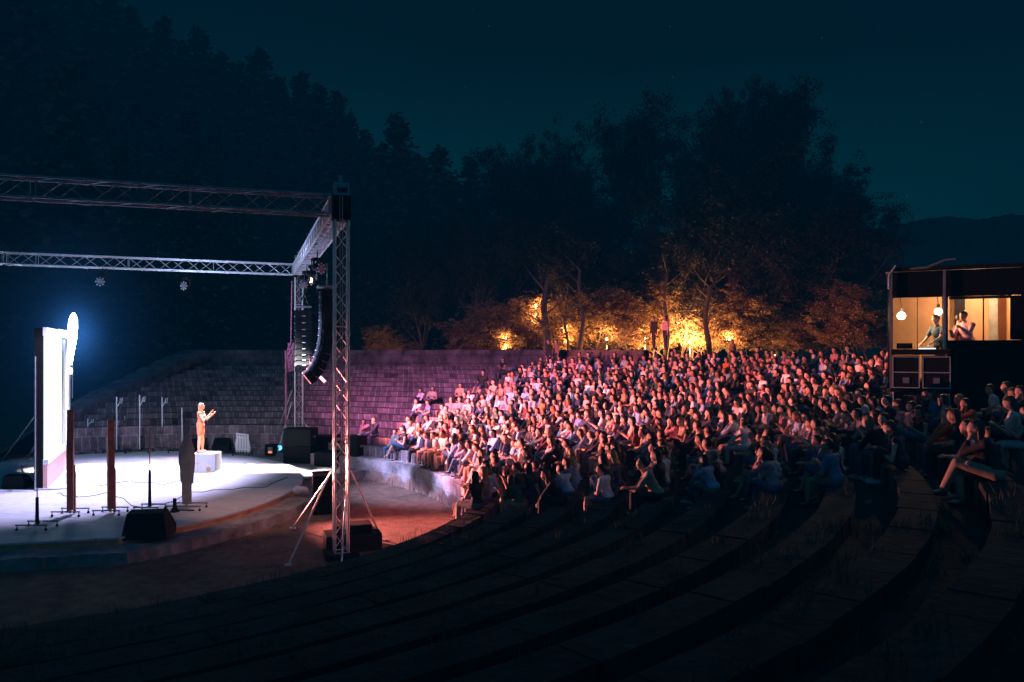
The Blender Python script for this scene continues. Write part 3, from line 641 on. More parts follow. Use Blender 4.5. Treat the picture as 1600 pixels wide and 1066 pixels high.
wedge('large black monitor wedge at the near edge of the stage', P(233, 838, -.1) , R(8), 1.02, .64, .75)
wedge('black monitor wedge behind the screen at the far left', P(27, 762, 0), R(0), .75, .42, .5)
for x, y, lb, w_, h_ in ((347, 704, 'black monitor wedge with a lit dial right of the performer', .75, .55), (210, 702, 'black wedge behind the wavy cutouts', .9, .5), (245, 703, 'low black wedge between two back row cutouts', .8, .35), (309, 703, 'black monitor wedge behind the plinth', 1.0, .75), (362, 702, 'black monitor wedge left of the white doll board', .5, .62)):
    wedge(lb, P(x, y, 0), R(180), w_, h_, .45)
def cabinet(label, loc, yaw, w_, d_, h_, n_=2):
    t = thing('speaker_cabinet', label, 'loudspeaker', loc, yaw)
    for i in range(n_):
        mb = MB(); mb.box((0, 0, h_ / n_ * (i + .5)), (w_, d_, h_ / n_ - .02)); c = mb.build('cabinet', M['black'], t, bevel=.015)
        mb = MB(); mb.box((0, -d_ / 2 - .008, h_ / n_ * (i + .5)), (w_ * .9, .014, h_ / n_ * .86)); mb.build('grille', M['blackcloth'], c)
        for s in (-1, 1): mb = MB(); mb.box((s * (w_ / 2 + .006), 0, h_ / n_ * (i + .5)), (.012, .18, .08)); mb.build('handle', M['alu_dark'], c)
cabinet('big black speaker stack standing under the far truss tower', P(470, 722, -.12), R(-6), 1.12, .8, 1.35)
cabinet('low black speaker box between the two truss towers', P(517, 727, -.12), R(-4), 1.1, .7, .55, 1)
cabinet('black flight case behind the low speaker box', P(506, 716, -.12), R(4), 1.3, .6, .95, 1)
cabinet('black covered box at the end of the seating wall', P(556, 712, .3), R(-30), .6, .6, .75, 1)
t = thing('power_distributor', 'black power box with an orange red display on the ledge', 'electrical box', P(424, 712, -.1), R(-5)); mb = MB(); mb.box((0, 0, .25), (.42, .4, .46)); mb.build('case', M['black'], t, bevel=.01)
mb = MB(); mb.box((.03, -.203, .25), (.2, .006, .24)); mb.build('panel_face', M['cut'], t); mb = MB(); mb.box((.03, -.208, .17), (.16, .005, .09)); mb.build('display', M['redled'], t)
mb = MB(); mb.path([(-.2, 0, .48), (-.22, 0, .62), (.2, 0, .62), (.2, 0, .48)], .015, 6); mb.box((-.12, 0, .55), (.12, .1, .1)); mb.build('cable_plug', M['rope'], t)
for x, lb in ((437, 'small lamp with blue white light beside the power box'), (451, 'round cyan lamp glowing at the edge of the speaker stack')):
    p = P(x, 709, -.1); t = thing('par_lamp', lb, 'lamp', p, R(10), 'floor lamps by the speaker stack'); mb = MB(); mb.tube((0, .18, .22), (0, -.1, .26), .09, .13, 12); mb.build('housing', M['black'], t); mb = MB(); mb.tube((0, -.1, .26), (0, -.11, .262), .11, None, 12); mb.build('lens', M['cyan'], t); mb = MB(); mb.path([(-.15, .05, 0), (-.15, .05, .24), (-.1, .05, .24)], .012, 5); mb.path([(.15, .05, 0), (.15, .05, .24), (.1, .05, .24)], .012, 5); mb.build('bracket', M['black'], t)
def sack(label, loc, r_):
    t = thing('plastic_bag', label, 'bag', loc); mb = MB(); rn = random.Random(int(r_ * 100))
    for i in range(7): mb.ell((rn.uniform(-r_, r_) * .5, rn.uniform(-r_, r_) * .4, r_ * .5 + rn.uniform(0, r_ * .3)), (r_ * rn.uniform(.35, .6), r_ * .4, r_ * rn.uniform(.3, .5)), 7, 5)
    me = remesh(mb, 'bag', M['plastic'], r_ * .12, 1); link('bag_body', me, t)
sack('white crumpled bag on the ledge right of the stage', P(470, 775, -.17), .27)
sack('white crumpled bag at the near stage edge by the monitor wedge', P(173, 864, GZ), .3)
# black covered sub stack and ballast round the near tower
cabinet('black covered ballast box left of the near truss tower', P(503, 800, GZ), R(15), .55, .9, 1.15, 2)
t = thing('ballast_block', 'dark concrete ballast slab at the foot of the near tower', 'ballast', (NT.x + .1, NT.y + .75, GZ)); mb = MB(); mb.box((0, 0, .2), (1.3, .8, .4), X=uN); mb.build('slab', M['black'], t, bevel=.02); mb = MB(); mb.box((0, 0, .5), (.9, .6, .2), X=uN); mb.build('sandbag', M['blackcloth'], t, bevel=.05)

# ------------------------------------------------------------------ people
def V(*a): return Vector(a)
def body_parts(pose, female=True, longh=True, sleeves='short', legs='long', vox=.02, hands=False):
    """pose: joint positions. returns {name: mesh builder}"""
    j = {k: Vector(v) for k, v in pose.items()}
    body, top, bot, hair = MB(), MB(), MB(), MB(); shoes = {-1: MB(), 1: MB()}
    pel, ch, nk, hd = j['pelvis'], j['chest'], j['neck'], j['head']
    hrot = Matrix.Rotation(j['look'].z, 3, 'Z') @ Matrix.Rotation(j['look'].y, 3, 'Y')
    H = lambda x, y, z: hd + hrot @ V(x, y, z)
    body.ell(hd + hrot @ V(0, 0, .015), (.092, .074, .105), 14, 10, hrot); body.ell(H(.018, 0, -.045), (.07, .056, .07), 12, 8, hrot); body.ell(H(.045, 0, -.088), (.028, .028, .022), 8, 6, hrot)
    body.ell(H(.094, 0, -.012), (.02, .012, .022), 8, 6, hrot); body.ell(H(.083, 0, .03), (.016, .045, .01), 8, 5, hrot); body.ell(H(.083, 0, -.056), (.012, .022, .009), 8, 5, hrot)
    for s in (-1, 1): body.ell(H(-.005, s * .075, -.005), (.02, .01, .03), 8, 6, hrot); body.ell(H(.06, s * .035, -.03), (.03, .022, .022), 8, 6, hrot)
    body.cap(nk - V(0, 0, .04), H(-.015, 0, -.07), .052, .048)
    sw = .165 if female else .195
    shs = {s: j.get('sh%d' % s, ch + V(0, s * sw, .13)) for s in (-1, 1)}
    tr = .0
    for mbx, inf in ((body, 0), (top, .014)):
        dn = (ch - pel); mid = pel + dn * .45
        mbx.ell(ch + V(0, 0, .03), (.1 + inf, .15 + inf + (0 if female else .015), .15 + inf), 14, 10)
        mbx.ell(mid, (.092 + inf, (.122 if female else .145) + inf, .16 + inf), 14, 10)
        if female: 
            for s in (-1, 1): mbx.ell(ch + V(.07, s * .065, .01), (.055 + inf, .06 + inf, .06 + inf), 10, 8)
        mbx.cap(shs[-1], shs[1], .058 + inf); mbx.cap(ch + V(0, 0, .12), nk, .07 + inf * .6, .055 + inf * .2 if mbx is top else .055)
    for mbx, inf in ((body, 0), (bot, .013)):
        mbx.ell(pel, (.118 + inf, (.17 if female else .16) + inf, .115 + inf), 14, 10)
    top.ell(pel + V(0, 0, .05), (.13, .172, .09), 14, 8)
    for s in (-1, 1):
        sh, el, wr = shs[s], j['el%d' % s], j['wr%d' % s]
        body.cap(sh, el, .046, .038); body.cap(el, wr, .038, .026)
        if sleeves == 'long': top.cap(sh, el, .062, .052); top.cap(el, wr + (el - wr) * .1, .052, .04)
        elif sleeves == 'short': top.cap(sh, sh + (el - sh) * .62, .064, .058)
        # hand
        fd = (wr - el).normalized(); fd = (j['hd%d' % s] - wr).normalized() if 'hd%d' % s in j else fd
        up = V(0, 0, 1) if abs(fd.z) < .8 else V(1, 0, 0); sd_ = fd.cross(up).normalized(); nn = sd_.cross(fd)
        if j.get('palm') : sd_ = Vector(j['palm'])
        if hands:
            pc = wr + fd * .05
            body.cap(wr, wr + fd * .03, .025, .024)
            for q in range(-2, 3): body.cap(wr + fd * .02 + sd_ * q * .009, wr + fd * .085 + sd_ * q * .0165, .014, .011)
            for q, (ln_, sp_) in enumerate(((.062, -.034), (.078, -.012), (.074, .011), (.056, .033))):
                b0 = wr + fd * .085 + sd_ * sp_; b1 = b0 + fd * ln_ * .5 + sd_ * sp_ * .25 + nn * .004; b2 = b1 + fd * ln_ * .5 + sd_ * sp_ * .2 - nn * .012 * (1 + q * .3)
                body.cap(b0, b1, .0098, .009); body.cap(b1, b2, .009, .0075)
            b0 = wr + fd * .03 - sd_ * .026; b1 = b0 + fd * .035 - sd_ * .03 - nn * .01; body.cap(b0, b1, .0125, .0105); body.cap(b1, b1 + fd * .035 - sd_ * .012, .0105, .009)
        else:
            body.cap(wr, wr + fd * .06, .028, .034)
            for q in range(4): b0 = wr + fd * .07 + sd_ * (q - 1.5) * .02; body.cap(b0, b0 + fd * (.055 + .012 * (q in (1, 2))) - nn * .02, .0115, .0095)
            body.cap(wr + fd * .02 - sd_ * .03, wr + fd * .06 - sd_ * .055, .013, .011)
        hp, kn, an = pel + V(0, s * .09, -.02), j['kn%d' % s], j['an%d' % s]
        body.cap(hp, kn, .082, .055); body.cap(kn, kn + (an - kn) * .35, .055, .056); body.cap(kn + (an - kn) * .35, an, .056, .036)
        toe = j['toe%d' % s] if 'toe%d' % s in j else an + V(.15, 0, -.045)
        body.cap(an, an + (toe - an) * .8, .035, .03)
        shoe = shoes[s]; shoe.cap(an + V(-.03, 0, -.035), toe, .042, .034); shoe.cap(an, an + V(0, 0, -.03), .044, .042)
        if legs == 'long': bot.cap(hp, kn, .098, .07); bot.cap(kn, kn + (an - kn) * .92, .07, .054)
        elif legs == 'short': bot.cap(hp, hp + (kn - hp) * .62, .1, .088)
        elif legs == 'skirt': bot.cap(hp, kn, .11, .09); 
    if legs == 'skirt': bot.cap((j['kn-1'] + pel) / 2, (j['kn1'] + pel) / 2, .1)
    hair.ell(H(-.034, 0, .034), (.088, .084, .1), 14, 10, hrot); hair.ell(H(.01, 0, .085), (.07, .066, .04), 10, 8, hrot)
    if longh:
        hair.ell(H(-.065, 0, -.03), (.055, .082, .12), 12, 8, hrot)
        for s in (-1, 0, 1): hair.cap(H(-.05, s * .05, -.03), H(-.075, s * .055, -.24 if longh == 2 else -.17), .036, .03)
        for s in (-1, 1): hair.cap(H(-.03, s * .078, .02), H(-.035, s * .08, -.15), .022, .02)
    return {'body': body, 'top': top, 'trousers': bot, 'hair': hair, 'shoe_a': shoes[-1], 'shoe_b': shoes[1]}
SEAT = .42
def seated(lean=.0, arms='lap', legs='flat', look=(0, .1, 0), tall=1.0):
    p = {}
    p['pelvis'] = V(0, 0, SEAT + .11); c = V(lean * .28, 0, SEAT + .38 - abs(lean) * .06); p['chest'] = c
    p['neck'] = V(lean * .4 + .01, 0, SEAT + .57 - abs(lean) * .1); p['head'] = V(lean * .46 + .03, 0, SEAT + .72 - abs(lean) * .12) ; p['look'] = V(*look)
    for s in (-1, 1):
        kn = V(.44, s * .12, SEAT + .08); an = V(.42 + .04 * s, s * .12, .08)
        if legs == 'crossed' and s == 1: kn = V(.45, .02, SEAT + .2); an = V(.62, -.14, .2)
        if legs == 'up' : kn = V(.36, s * .1, SEAT + .3); an = V(.4, s * .1, .22)
        if legs == 'wide': kn = V(.4, s * .24, SEAT + .07); an = V(.42, s * .22, .08)
        if legs == 'out': kn = V(.46, s * .1, SEAT + .02); an = V(.72, s * .09, .08)
        p['kn%d' % s] = kn; p['an%d' % s] = an
        sh = c + V(0, s * .18, .13)
        if arms == 'lap': el = c + V(.06, s * .25, -.14); wr = V(.28, s * .06, SEAT + .2)
        elif arms == 'knees': el = kn + V(-.06, s * .03, .11); wr = kn + V(.12, -s * .12, .12)
        elif arms == 'chin': el = (kn + V(-.05, 0, .12)) if s == 1 else c + V(.1, -.22, -.15); wr = (p['head'] + V(.08, .02, -.16)) if s == 1 else V(.3, .05, SEAT + .22)
        elif arms == 'clap': el = c + V(.12, s * .24, -.12); wr = c + V(.33, s * .045, .02)
        elif arms == 'back': el = c + V(-.12, s * .27, -.12); wr = V(-.27, s * .27, SEAT + .03)
        elif arms == 'hug': el = c + V(.2, s * .2, -.14); wr = kn + V(.06, -s * .1, -.06)
        elif arms == 'phone': el = c + V(.08, s * .22, -.2); wr = c + V(.27, s * .05, -.05)
        p['el%d' % s] = el; p['wr%d' % s] = wr
    return p
VAR = [  # pose, female, long hair, sleeves, legs, description
    (seated(.15, 'lap', 'flat'), 1, 1, 'short', 'long', 'hands in lap'), (seated(.55, 'knees', 'flat', (0, -.1, .1)), 0, 0, 'short', 'long', 'elbows on knees'),
    (seated(.0, 'clap', 'flat', (0, 0, -.15)), 1, 2, 'none', 'long', 'hands clasped'), (seated(.45, 'chin', 'crossed', (0, 0, .1)), 1, 2, 'long', 'long', 'chin on hand'),
    (seated(-.25, 'back', 'out', (0, .05, 0)), 0, 0, 'short', 'short', 'leaning back'), (seated(.3, 'hug', 'up', (0, 0, .2)), 1, 2, 'long', 'long', 'hugging knees'),
    (seated(.1, 'lap', 'wide', (0, 0, .05)), 0, 0, 'long', 'long', 'knees apart'), (seated(.2, 'phone', 'crossed', (0, .35, 0)), 1, 1, 'none', 'skirt', 'looking down'),
    (seated(.05, 'lap', 'crossed', (0, -.05, -.3)), 1, 2, 'short', 'skirt', 'legs crossed'), (seated(.3, 'lap', 'flat', (0, .1, .35)), 0, 0, 'short', 'short', 'head turned aside'),
    (seated(.7, 'hug', 'flat', (0, .15, -.1)), 1, 2, 'long', 'long', 'bent over knees'), (seated(.1, 'chin', 'wide', (0, .0, -.2)), 0, 0, 'long', 'long', 'hand at chin'),
    (seated(-.15, 'lap', 'out', (0, -.1, .25)), 1, 1, 'short', 'skirt', 'slouching'), (seated(.35, 'phone', 'up', (0, .3, .1)), 1, 2, 'none', 'long', 'knees drawn up')]
for p_, *_ in VAR[::2]:                   # a sideways slump here and there
    for k_ in ('neck', 'head', 'chest'): p_[k_].y += .03 if k_ == 'chest' else .06
HI, LO = [], []
for i, (p, fem, lh, sl, lg, ds) in enumerate(VAR):
    b = body_parts(p, fem, lh, sl, lg)
    HI.append({k: remesh(v, 'person_' + k, M[{'body': 'skin', 'top': 'cloth', 'trousers': 'cloth', 'hair': 'hair', 'shoe_a': 'shoe', 'shoe_b': 'shoe'}[k]], .0165 if k == 'body' else .02, 1) for k, v in b.items()})
    LO.append({k: remesh(v, 'crowd_' + k, M['crowd'], .034, 1) for k, v in b.items()})
SKIN = [(.62, .36, .27), (.55, .31, .23), (.68, .42, .33), (.45, .26, .18), (.6, .38, .3)]
HAIRC = [('dark', (.012, .009, .008), 7), ('brown', (.035, .02, .013), 4), ('blond', (.28, .17, .08), 1.5), ('auburn', (.08, .03, .015), 1)]
TOPC = [('white', (.75, .75, .78), 3.4), ('black', (.02, .02, .024), 5.4), ('light blue', (.34, .46, .68), 1.6), ('pink', (.66, .33, .38), 1.5), ('grey', (.22, .22, .24), 1.2), ('navy', (.03, .045, .1), 1.6), ('orange', (.7, .16, .06), .35), ('dark green', (.04, .09, .07), .6), ('beige', (.52, .4, .3), 1.1), ('maroon', (.17, .03, .04), .7), ('denim blue', (.1, .19, .34), 1)]
BOTC = [('black', (.018, .018, .022), 5), ('denim', (.07, .12, .22), 4), ('pale', (.55, .52, .5), 1.4), ('grey', (.15, .15, .16), 1.5), ('beige', (.4, .3, .22), .8)]
def pick(tab, rn):
    t = rn.uniform(0, sum(x[2] for x in tab))
    for x in tab:
        t -= x[2]
        if t <= 0: return x
    return tab[-1]
PERF = V(-10.8, 27.2, 1.6)
seats = []
rp = random.Random(42)
for k in range(NR + 1):
    r_ = rowr(k) + .2
    aN, aF = R(-12.0 - k * 1.35 - 2.4 * math.exp(-((k - 4) / 2.6) ** 2)), R(53.5 + k * .35) if k < NR else R(44)
    a = aN; idx = 0; sp_ = .49 / r_
    while a < aF:
        dens = .94
        u = (a - aN) / (aF - aN)
        if u < .1: dens = .95 if k < 8 else .5
        dens *= 1 - .45 * max(0, math.sin(a * 23 + k * 1.7) * math.sin(a * 9 - k * .6)) ** 2
        if u > .95: dens = .6
        if k > 12: dens *= .85
        # booth and its steps stand here
        q = pol(r_, a)
        inbooth = (lambda u, v: -.5 < u < 3.4 and -1.3 < v < 3)((q.x - 9.9) * .899 - (q.y - 20) * .438, (q.x - 9.9) * .438 + (q.y - 20) * .899)
        shade = q.x > 7.6 and q.y < 15.5
        if shade: dens = .3
        
        if rp.random() < dens and not inbooth:
            seats.append((k, a + rp.uniform(-.12, .12) * sp_, r_ + rp.uniform(-.04, .05)))
        a += sp_ * rp.uniform(.93, 1.12)
# a few who sit apart on the empty far rows
for k, a in ((1, 58.5), (1, 60.5), (4, 57.6), (4, 59.4), (6, 62.3), (6, 63.9), (7, 59.5), (9, 60), (12, 61.5)): seats.append((k, R(a), rowr(k) + .2))
# and on the dark near benches
for k, a in ((9, -25.0), (10, -23.8), (11, -22.5), (12, -20.5), (6, -21)): seats.append((k, R(a), rowr(k) + .2))
def vis(s):
    q = pol(s[2], s[1]); x = 800 + F * q.x / q.y
    return q.y if -20 < x < 1620 else 99 + q.y
seats.sort(key=vis); seats = [s for s in seats if vis(s) < 99]
NI = 285
rows_count = {}
ordn = ['zeroth', 'first', 'second', 'third', 'fourth', 'fifth', 'sixth', 'seventh', 'eighth', 'ninth', 'tenth', 'eleventh', 'twelfth', 'thirteenth', 'fourteenth', 'fifteenth', 'sixteenth']
order = {}
for i, s in enumerate(seats[:NI]): order.setdefault(s[0], []).append((s[1], i))
place = {}
for k, l in order.items():
    for n_, (a, i) in enumerate(sorted(l)): place[i] = n_ + 1
def nth(n_): return '%d%s' % (n_, 'th' if 10 < n_ % 100 < 20 else {1: 'st', 2: 'nd', 3: 'rd'}.get(n_ % 10, 'th'))
crowd = {'v': [], 'f': [], 'c': []}
import itertools
LOD = []
for d in LO:
    e_ = {}
    for k, me in d.items(): e_[k] = ([v.co.copy() for v in me.vertices], [tuple(p.vertices) for p in me.polygons])
    LOD.append(e_)
for i, (k, a, r_) in enumerate(seats):
    vi = rp.choices(range(14), [4, 3, 3, 3, 1.5, 1.5, 3, 3, 3, 3, 2, 3, 2, 1.2])[0]
    if vi in (4, 12) and pol(r_, a).y < 17: vi = 6
    q = pol(r_, a); q.z = rowz(k) - SEAT + .005
    toC = math.atan2(CY - q.y, CX - q.x); toP = math.atan2(PERF.y - q.y, PERF.x - q.x)
    d_ = (toP - toC + math.pi) % (2 * math.pi) - math.pi; yaw = toC + d_ * .7 + rp.choice((0, 0, 0, .35, -.3)) + rp.gauss(0, .15)
    sc_ = rp.uniform(.9, 1.08); hc, tc_, bc, sk = pick(HAIRC, rp), pick(TOPC, rp), pick(BOTC, rp), rp.choice(SKIN)
    f_ = rp.uniform(.8, 1.1); cols = {'body': sk, 'top': tuple(v * f_ for v in tc_[1]), 'trousers': bc[1], 'hair': hc[1], 'shoes': rp.choice([(.6, .6, .6), (.03, .03, .03), (.03, .03, .03), (.2, .12, .08)])}
    if i < NI:
        hl = ['short', 'shoulder length', 'long'][VAR[vi][2]]
        lb = '%s haired person, %s top, %s, %s row, %s from near end' % ((hl + ' ' + hc[0]).replace('shoulder length', 'bobbed'), tc_[0], VAR[vi][5], ordn[k + 1], nth(place[i]))
        t = thing('person', lb, 'person', q, yaw, 'seated audience'); t.scale = (sc_,) * 3
        for pn_, me in HI[vi].items():
            o = link({'body': 'body', 'top': 'shirt', 'trousers': 'skirt' if VAR[vi][4] == 'skirt' else 'trousers', 'hair': 'hair', 'shoe_a': 'shoe', 'shoe_b': 'shoe'}[pn_], me, t); o.color = (*cols[pn_.split('_')[0] + ('s' if 'shoe' in pn_ else '')], 1)
    else:
        Mx = Matrix.Translation(q) @ Matrix.Rotation(yaw, 4, 'Z') @ Matrix.Scale(sc_, 4)
        for pn_, (vs, fs) in LOD[vi].items():
            if 'shoe' in pn_: continue
            o = len(crowd['v']); crowd['v'] += [tuple(Mx @ v) for v in vs]; crowd['f'] += [tuple(x + o for x in f) for f in fs]; crowd['c'] += [cols[pn_]] * len(vs)
me = bpy.data.meshes.new('distant_crowd'); me.from_pydata(crowd['v'], [], crowd['f']); me.materials.append(M['crowd'])
me.polygons.foreach_set('use_smooth', [True] * len(crowd['f']))
ca = me.color_attributes.new('col', 'FLOAT_COLOR', 'POINT'); ca.data.foreach_set('color', [x for c in crowd['c'] for x in (*c, 1)])
o = link('distant_crowd', me); tag(o, 'dense crowd filling the farther upper seat rows', 'crowd', kind='stuff')
print('people', len(seats))

# standing people -----------------------------------------------------------
def standing(lean=0, arms=None, look=(0, 0, 0), step=.1):
    p = {'pelvis': V(0, 0, .95), 'chest': V(lean * .3, 0, 1.24), 'neck': V(lean * .42, 0, 1.44), 'head': V(lean * .48 + .025, 0, 1.59), 'look': V(*look)}
    for s in (-1, 1):
        p['kn%d' % s] = V(.02 + step * s * .4, s * .09, .5); p['an%d' % s] = V(step * s * .5, s * .1, .08); c = p['chest']
        if arms and s in arms: p['el%d' % s], p['wr%d' % s] = V(*arms[s][0]), V(*arms[s][1])
        else: p['el%d' % s], p['wr%d' % s] = c + V(0, s * .23, -.16), c + V(.06, s * .25, -.4)
    return p
def make_person(label, loc, yaw, pose, fem, lh, sl, lg, cols, vox=.018, hands=False, scale=1, names=('shirt', 'trousers')):
    b = body_parts(pose, fem, lh, sl, lg, hands=hands); t = thing('person', label, 'person', loc, yaw); t.scale = (scale,) * 3
    for k, mb in b.items():
        o = link({'body': 'body', 'top': names[0], 'trousers': names[1], 'hair': 'hair', 'shoe_a': 'shoe', 'shoe_b': 'shoe'}[k], remesh(mb, 'person_' + k, M[{'body': 'skin', 'top': 'cloth', 'trousers': 'cloth', 'hair': 'hair', 'shoe_a': 'shoe', 'shoe_b': 'shoe'}[k]], vox if k == 'body' else max(vox, .014), 2), t)
        o.color = (*cols['shoes' if 'shoe' in k else k], 1)
    return t
pp = standing(.03, {1: ((.14, .2, 1.12), (.36, .14, 1.30)), -1: ((.16, -.2, 1.12), (.38, -.15, 1.36))}, step=.06); pp['hd1'] = V(.5, .13, 1.46); pp['hd-1'] = V(.5, -.13, 1.53)
make_person('blond performer in a salmon short suit with raised hands on the white box', (pl.x - .22, pl.y, .65), R(4), pp, 1, 1, 'none', 'short',
            {'body': (.85, .5, .36), 'top': (.9, .3, .18), 'trousers': (.9, .28, .18), 'hair': (.75, .5, .26), 'shoes': (.7, .5, .4)}, .0075, True, 1.03, ('top', 'shorts'))

# ------------------------------------------------------------------ control booth
BD = 20.0
bz = 3.5
BA = R(-26)
bo = thing('control_booth', 'dark open control booth with two warm lit bays above the seats', 'booth', (9.9, BD, bz), BA)
def BW(u, v, z): c, s = math.cos(BA), math.sin(BA); return V(9.9 + u * c - v * s, BD + u * s + v * c, z)
def bb(name, x0, x1, y0, y1, z0, z1, m, bevel=0, mbx=None):
    mb = mbx or MB(); mb.box(((x0 + x1) / 2 - 9.9, (y0 + y1) / 2 - BD, (z0 + z1) / 2 - bz), (x1 - x0, y1 - y0, z1 - z0)); return mb.build(name, m, bo, bevel=bevel)
def bb(name, u0, u1, v0, v1, z0, z1, m, bevel=0):
    mb = MB(); mb.box(((u0 + u1) / 2, (v0 + v1) / 2, (z0 + z1) / 2 - bz), (u1 - u0, v1 - v0, z1 - z0)); return mb.build(name, m, bo, bevel=bevel)
bb('floor_platform', -.05, 2.9, -.3, 2.6, bz - .15, bz, M['black'])
bb('platform_skirt', 1.2, 2.9, -.31, -.25, 2.3, bz - .16, M['blackcloth'])
bb('roof', -.15, 3.0, -.4, 2.7, 6.3, 6.4, M['black'])
bb('roof_fascia', .0, 2.9, -.34, -.28, 5.63, 6.29, M['blackcloth'])
bb('rear_wall', .03, 2.83, 2.2, 2.26, bz, 6.29, M['booth'])
bb('side_wall', 2.78, 2.84, -.25, 2.19, bz, 6.29, M['booth'])
bb('side_curtain', -.1, -.04, 0.3, 2.3, bz, 6.29, M['blackcloth'])
bb('counter_front', 1.22, 2.9, -.36, -.29, 2.35, 4.54, M['blackcloth'])
bb('end_curtain', 2.56, 2.9, -.33, -.28, 4.55, 5.62, M['blackcloth'])
bb('bay_header', 1.27, 2.56, -.33, -.28, 5.56, 5.625, M['black'])
for u in (-.03, 1.16, 2.88): bb('post', u - .03, u + .03, -.46, -.4, 2.3, 6.3, M['alu_dark'])
bb('inner_post', 1.12, 1.25, -.3, -.15, 4.5, 6.2, M['black']); bb('inner_post', .62, .64, 1.6, 1.63, bz, 6.2, M['black'])
bb('inner_post', 2.05, 2.08, .3, .33, bz, 6.2, M['black']); bb('inner_post', 2.35, 2.55, 1.9, 2.0, bz, 6.2, M['cut']); bb('inner_post', 1.55, 1.8, 2.0, 2.1, bz, 6.2, M['black'])
mb = MB(); mb.path([(.4, -.4, 2.86), (.8, -.4, 2.88), (1.2, -.4, 3.05), (1.4, -.4, 3.06)], .03, 6); mb.build('roof_pole', M['alu_dark'], bo)
mb = MB(); mb.path([(-.08, -.45, 2.35), (-.08, -.45, 2.7), (.08, -.45, 2.95)], .025, 6); mb.build('corner_bracket', M['alu'], bo)
def bulb(label, p, r_):
    t = thing('booth_lamp', label, 'lamp', p); mb = MB(); mb.ell((0, 0, 0), (r_, r_, r_), 12, 8); mb.build('bulb', M['bulb'], t, smooth=True)
    mb = MB(); mb.tube((0, .0, r_), (0, .05, r_ + .5), .012, None, 5); mb.build('cord', M['black'], t); mb = MB(); mb.tube((0, 0, r_ * .8), (0, 0, r_ + .1), .04, None, 8); mb.build('lamp_socket', M['black'], t)
bulb('bright warm lamp at the left end of the control booth', BW(.22, .35, 5.2), .1)
bulb('round warm bulb glowing above the sound operator', BW(1.08, .55, 5.3), .09)
t = thing('mixing_desk', 'long mixing desk with glowing screen in front of the booth', 'mixing desk', BW(.62, -.75, 3.3), BA)
mb = MB(); mb.box((0, 0, .95), (1.3, .6, .14)); mb.build('desk_body', M['black'], t, bevel=.02); mb = MB(); mb.box((-.35, 0, 1.1), (.35, .3, .14)); mb.build('side_rack', M['black'], t)
mb = MB(); mb.box((.15, 0, 1.035), (.36, .28, .02)); mb.build('laptop_base', M['laptop'], t)
for sx, lb in ((-.32, 'left flight case with metal edges under the mixing desk'), (.34, 'right flight case with metal edges under the mixing desk')):
    t = thing('flight_case', lb, 'flight case', BW(.62 + sx, -.72, 3.33), BA); mb = MB(); mb.box((0, 0, .42), (.6, .55, .82)); mb.build('case_body', M['black'], t, bevel=.01)
    mb = MB()
    for z in (.04, .42, .8): mb.box((0, -.28, z), (.6, .02, .02))
    for s in (-1, 1): mb.box((s * .29, -.28, .42), (.02, .02, .78))
    mb.build('metal_edge', M['alu'], t); mb = MB(); mb.box((0, -.285, .22), (.14, .02, .14)); mb.build('latch', M['alu_dark'], t)
t = thing('case_platform', 'low dark platform with legs carrying the flight cases', 'platform', BW(.62, -.7, 2.4), BA); mb = MB(); mb.box((0, 0, .89), (1.35, .7, .06)); mb.build('deck_board', M['black'], t)
for s in (-1, 1):
    mb = MB(); mb.tube((s * .6, -.3, -.3), (s * .6, -.3, .855), .025, None, 6); mb.build('leg', M['alu'], t)
op = standing(.25, {1: ((.24, .24, 1.13), (.5, .22, .98)), -1: ((.2, -.25, 1.1), (.4, -.2, .98))}, (0, .25, 0))
make_person('sound operator in dark shirt leaning over the mixing desk', BW(1.1, .0, bz - .02), R(180 + 15), op, 0, 0, 'short', 'long', {'body': (.7, .42, .3), 'top': (.03, .08, .1), 'trousers': (.03, .03, .04), 'hair': (.3, .2, .12), 'shoes': (.03, .03, .03)})
make_person('person in a pink shirt standing close to another in the right booth bay', BW(1.72, .15, bz + .0), R(195), standing(.25, {1: ((.25, .28, 1.15), (.42, .2, 1.3)), -1: ((.25, -.2, 1.1), (.4, -.1, 1.2))}, (0, .2, .2)), 0, 0, 'long', 'long', {'body': (.55, .33, .25), 'top': (.85, .42, .52), 'trousers': (.03, .03, .04), 'hair': (.02, .015, .01), 'shoes': (.03, .03, .03)}, scale=1.04)
make_person('dark clothed person leaning beside the one in pink in the booth', BW(1.42, .4, bz + .0), R(-20), standing(.25, {1: ((.2, .24, 1.1), (.38, .2, 1.2)), -1: ((.2, -.24, 1.1), (.38, -.1, 1.1))}, (0, .2, 0)), 0, 0, 'long', 'long', {'body': (.5, .3, .22), 'top': (.16, .07, .05), 'trousers': (.03, .03, .04), 'hair': (.02, .015, .01), 'shoes': (.03, .03, .03)})
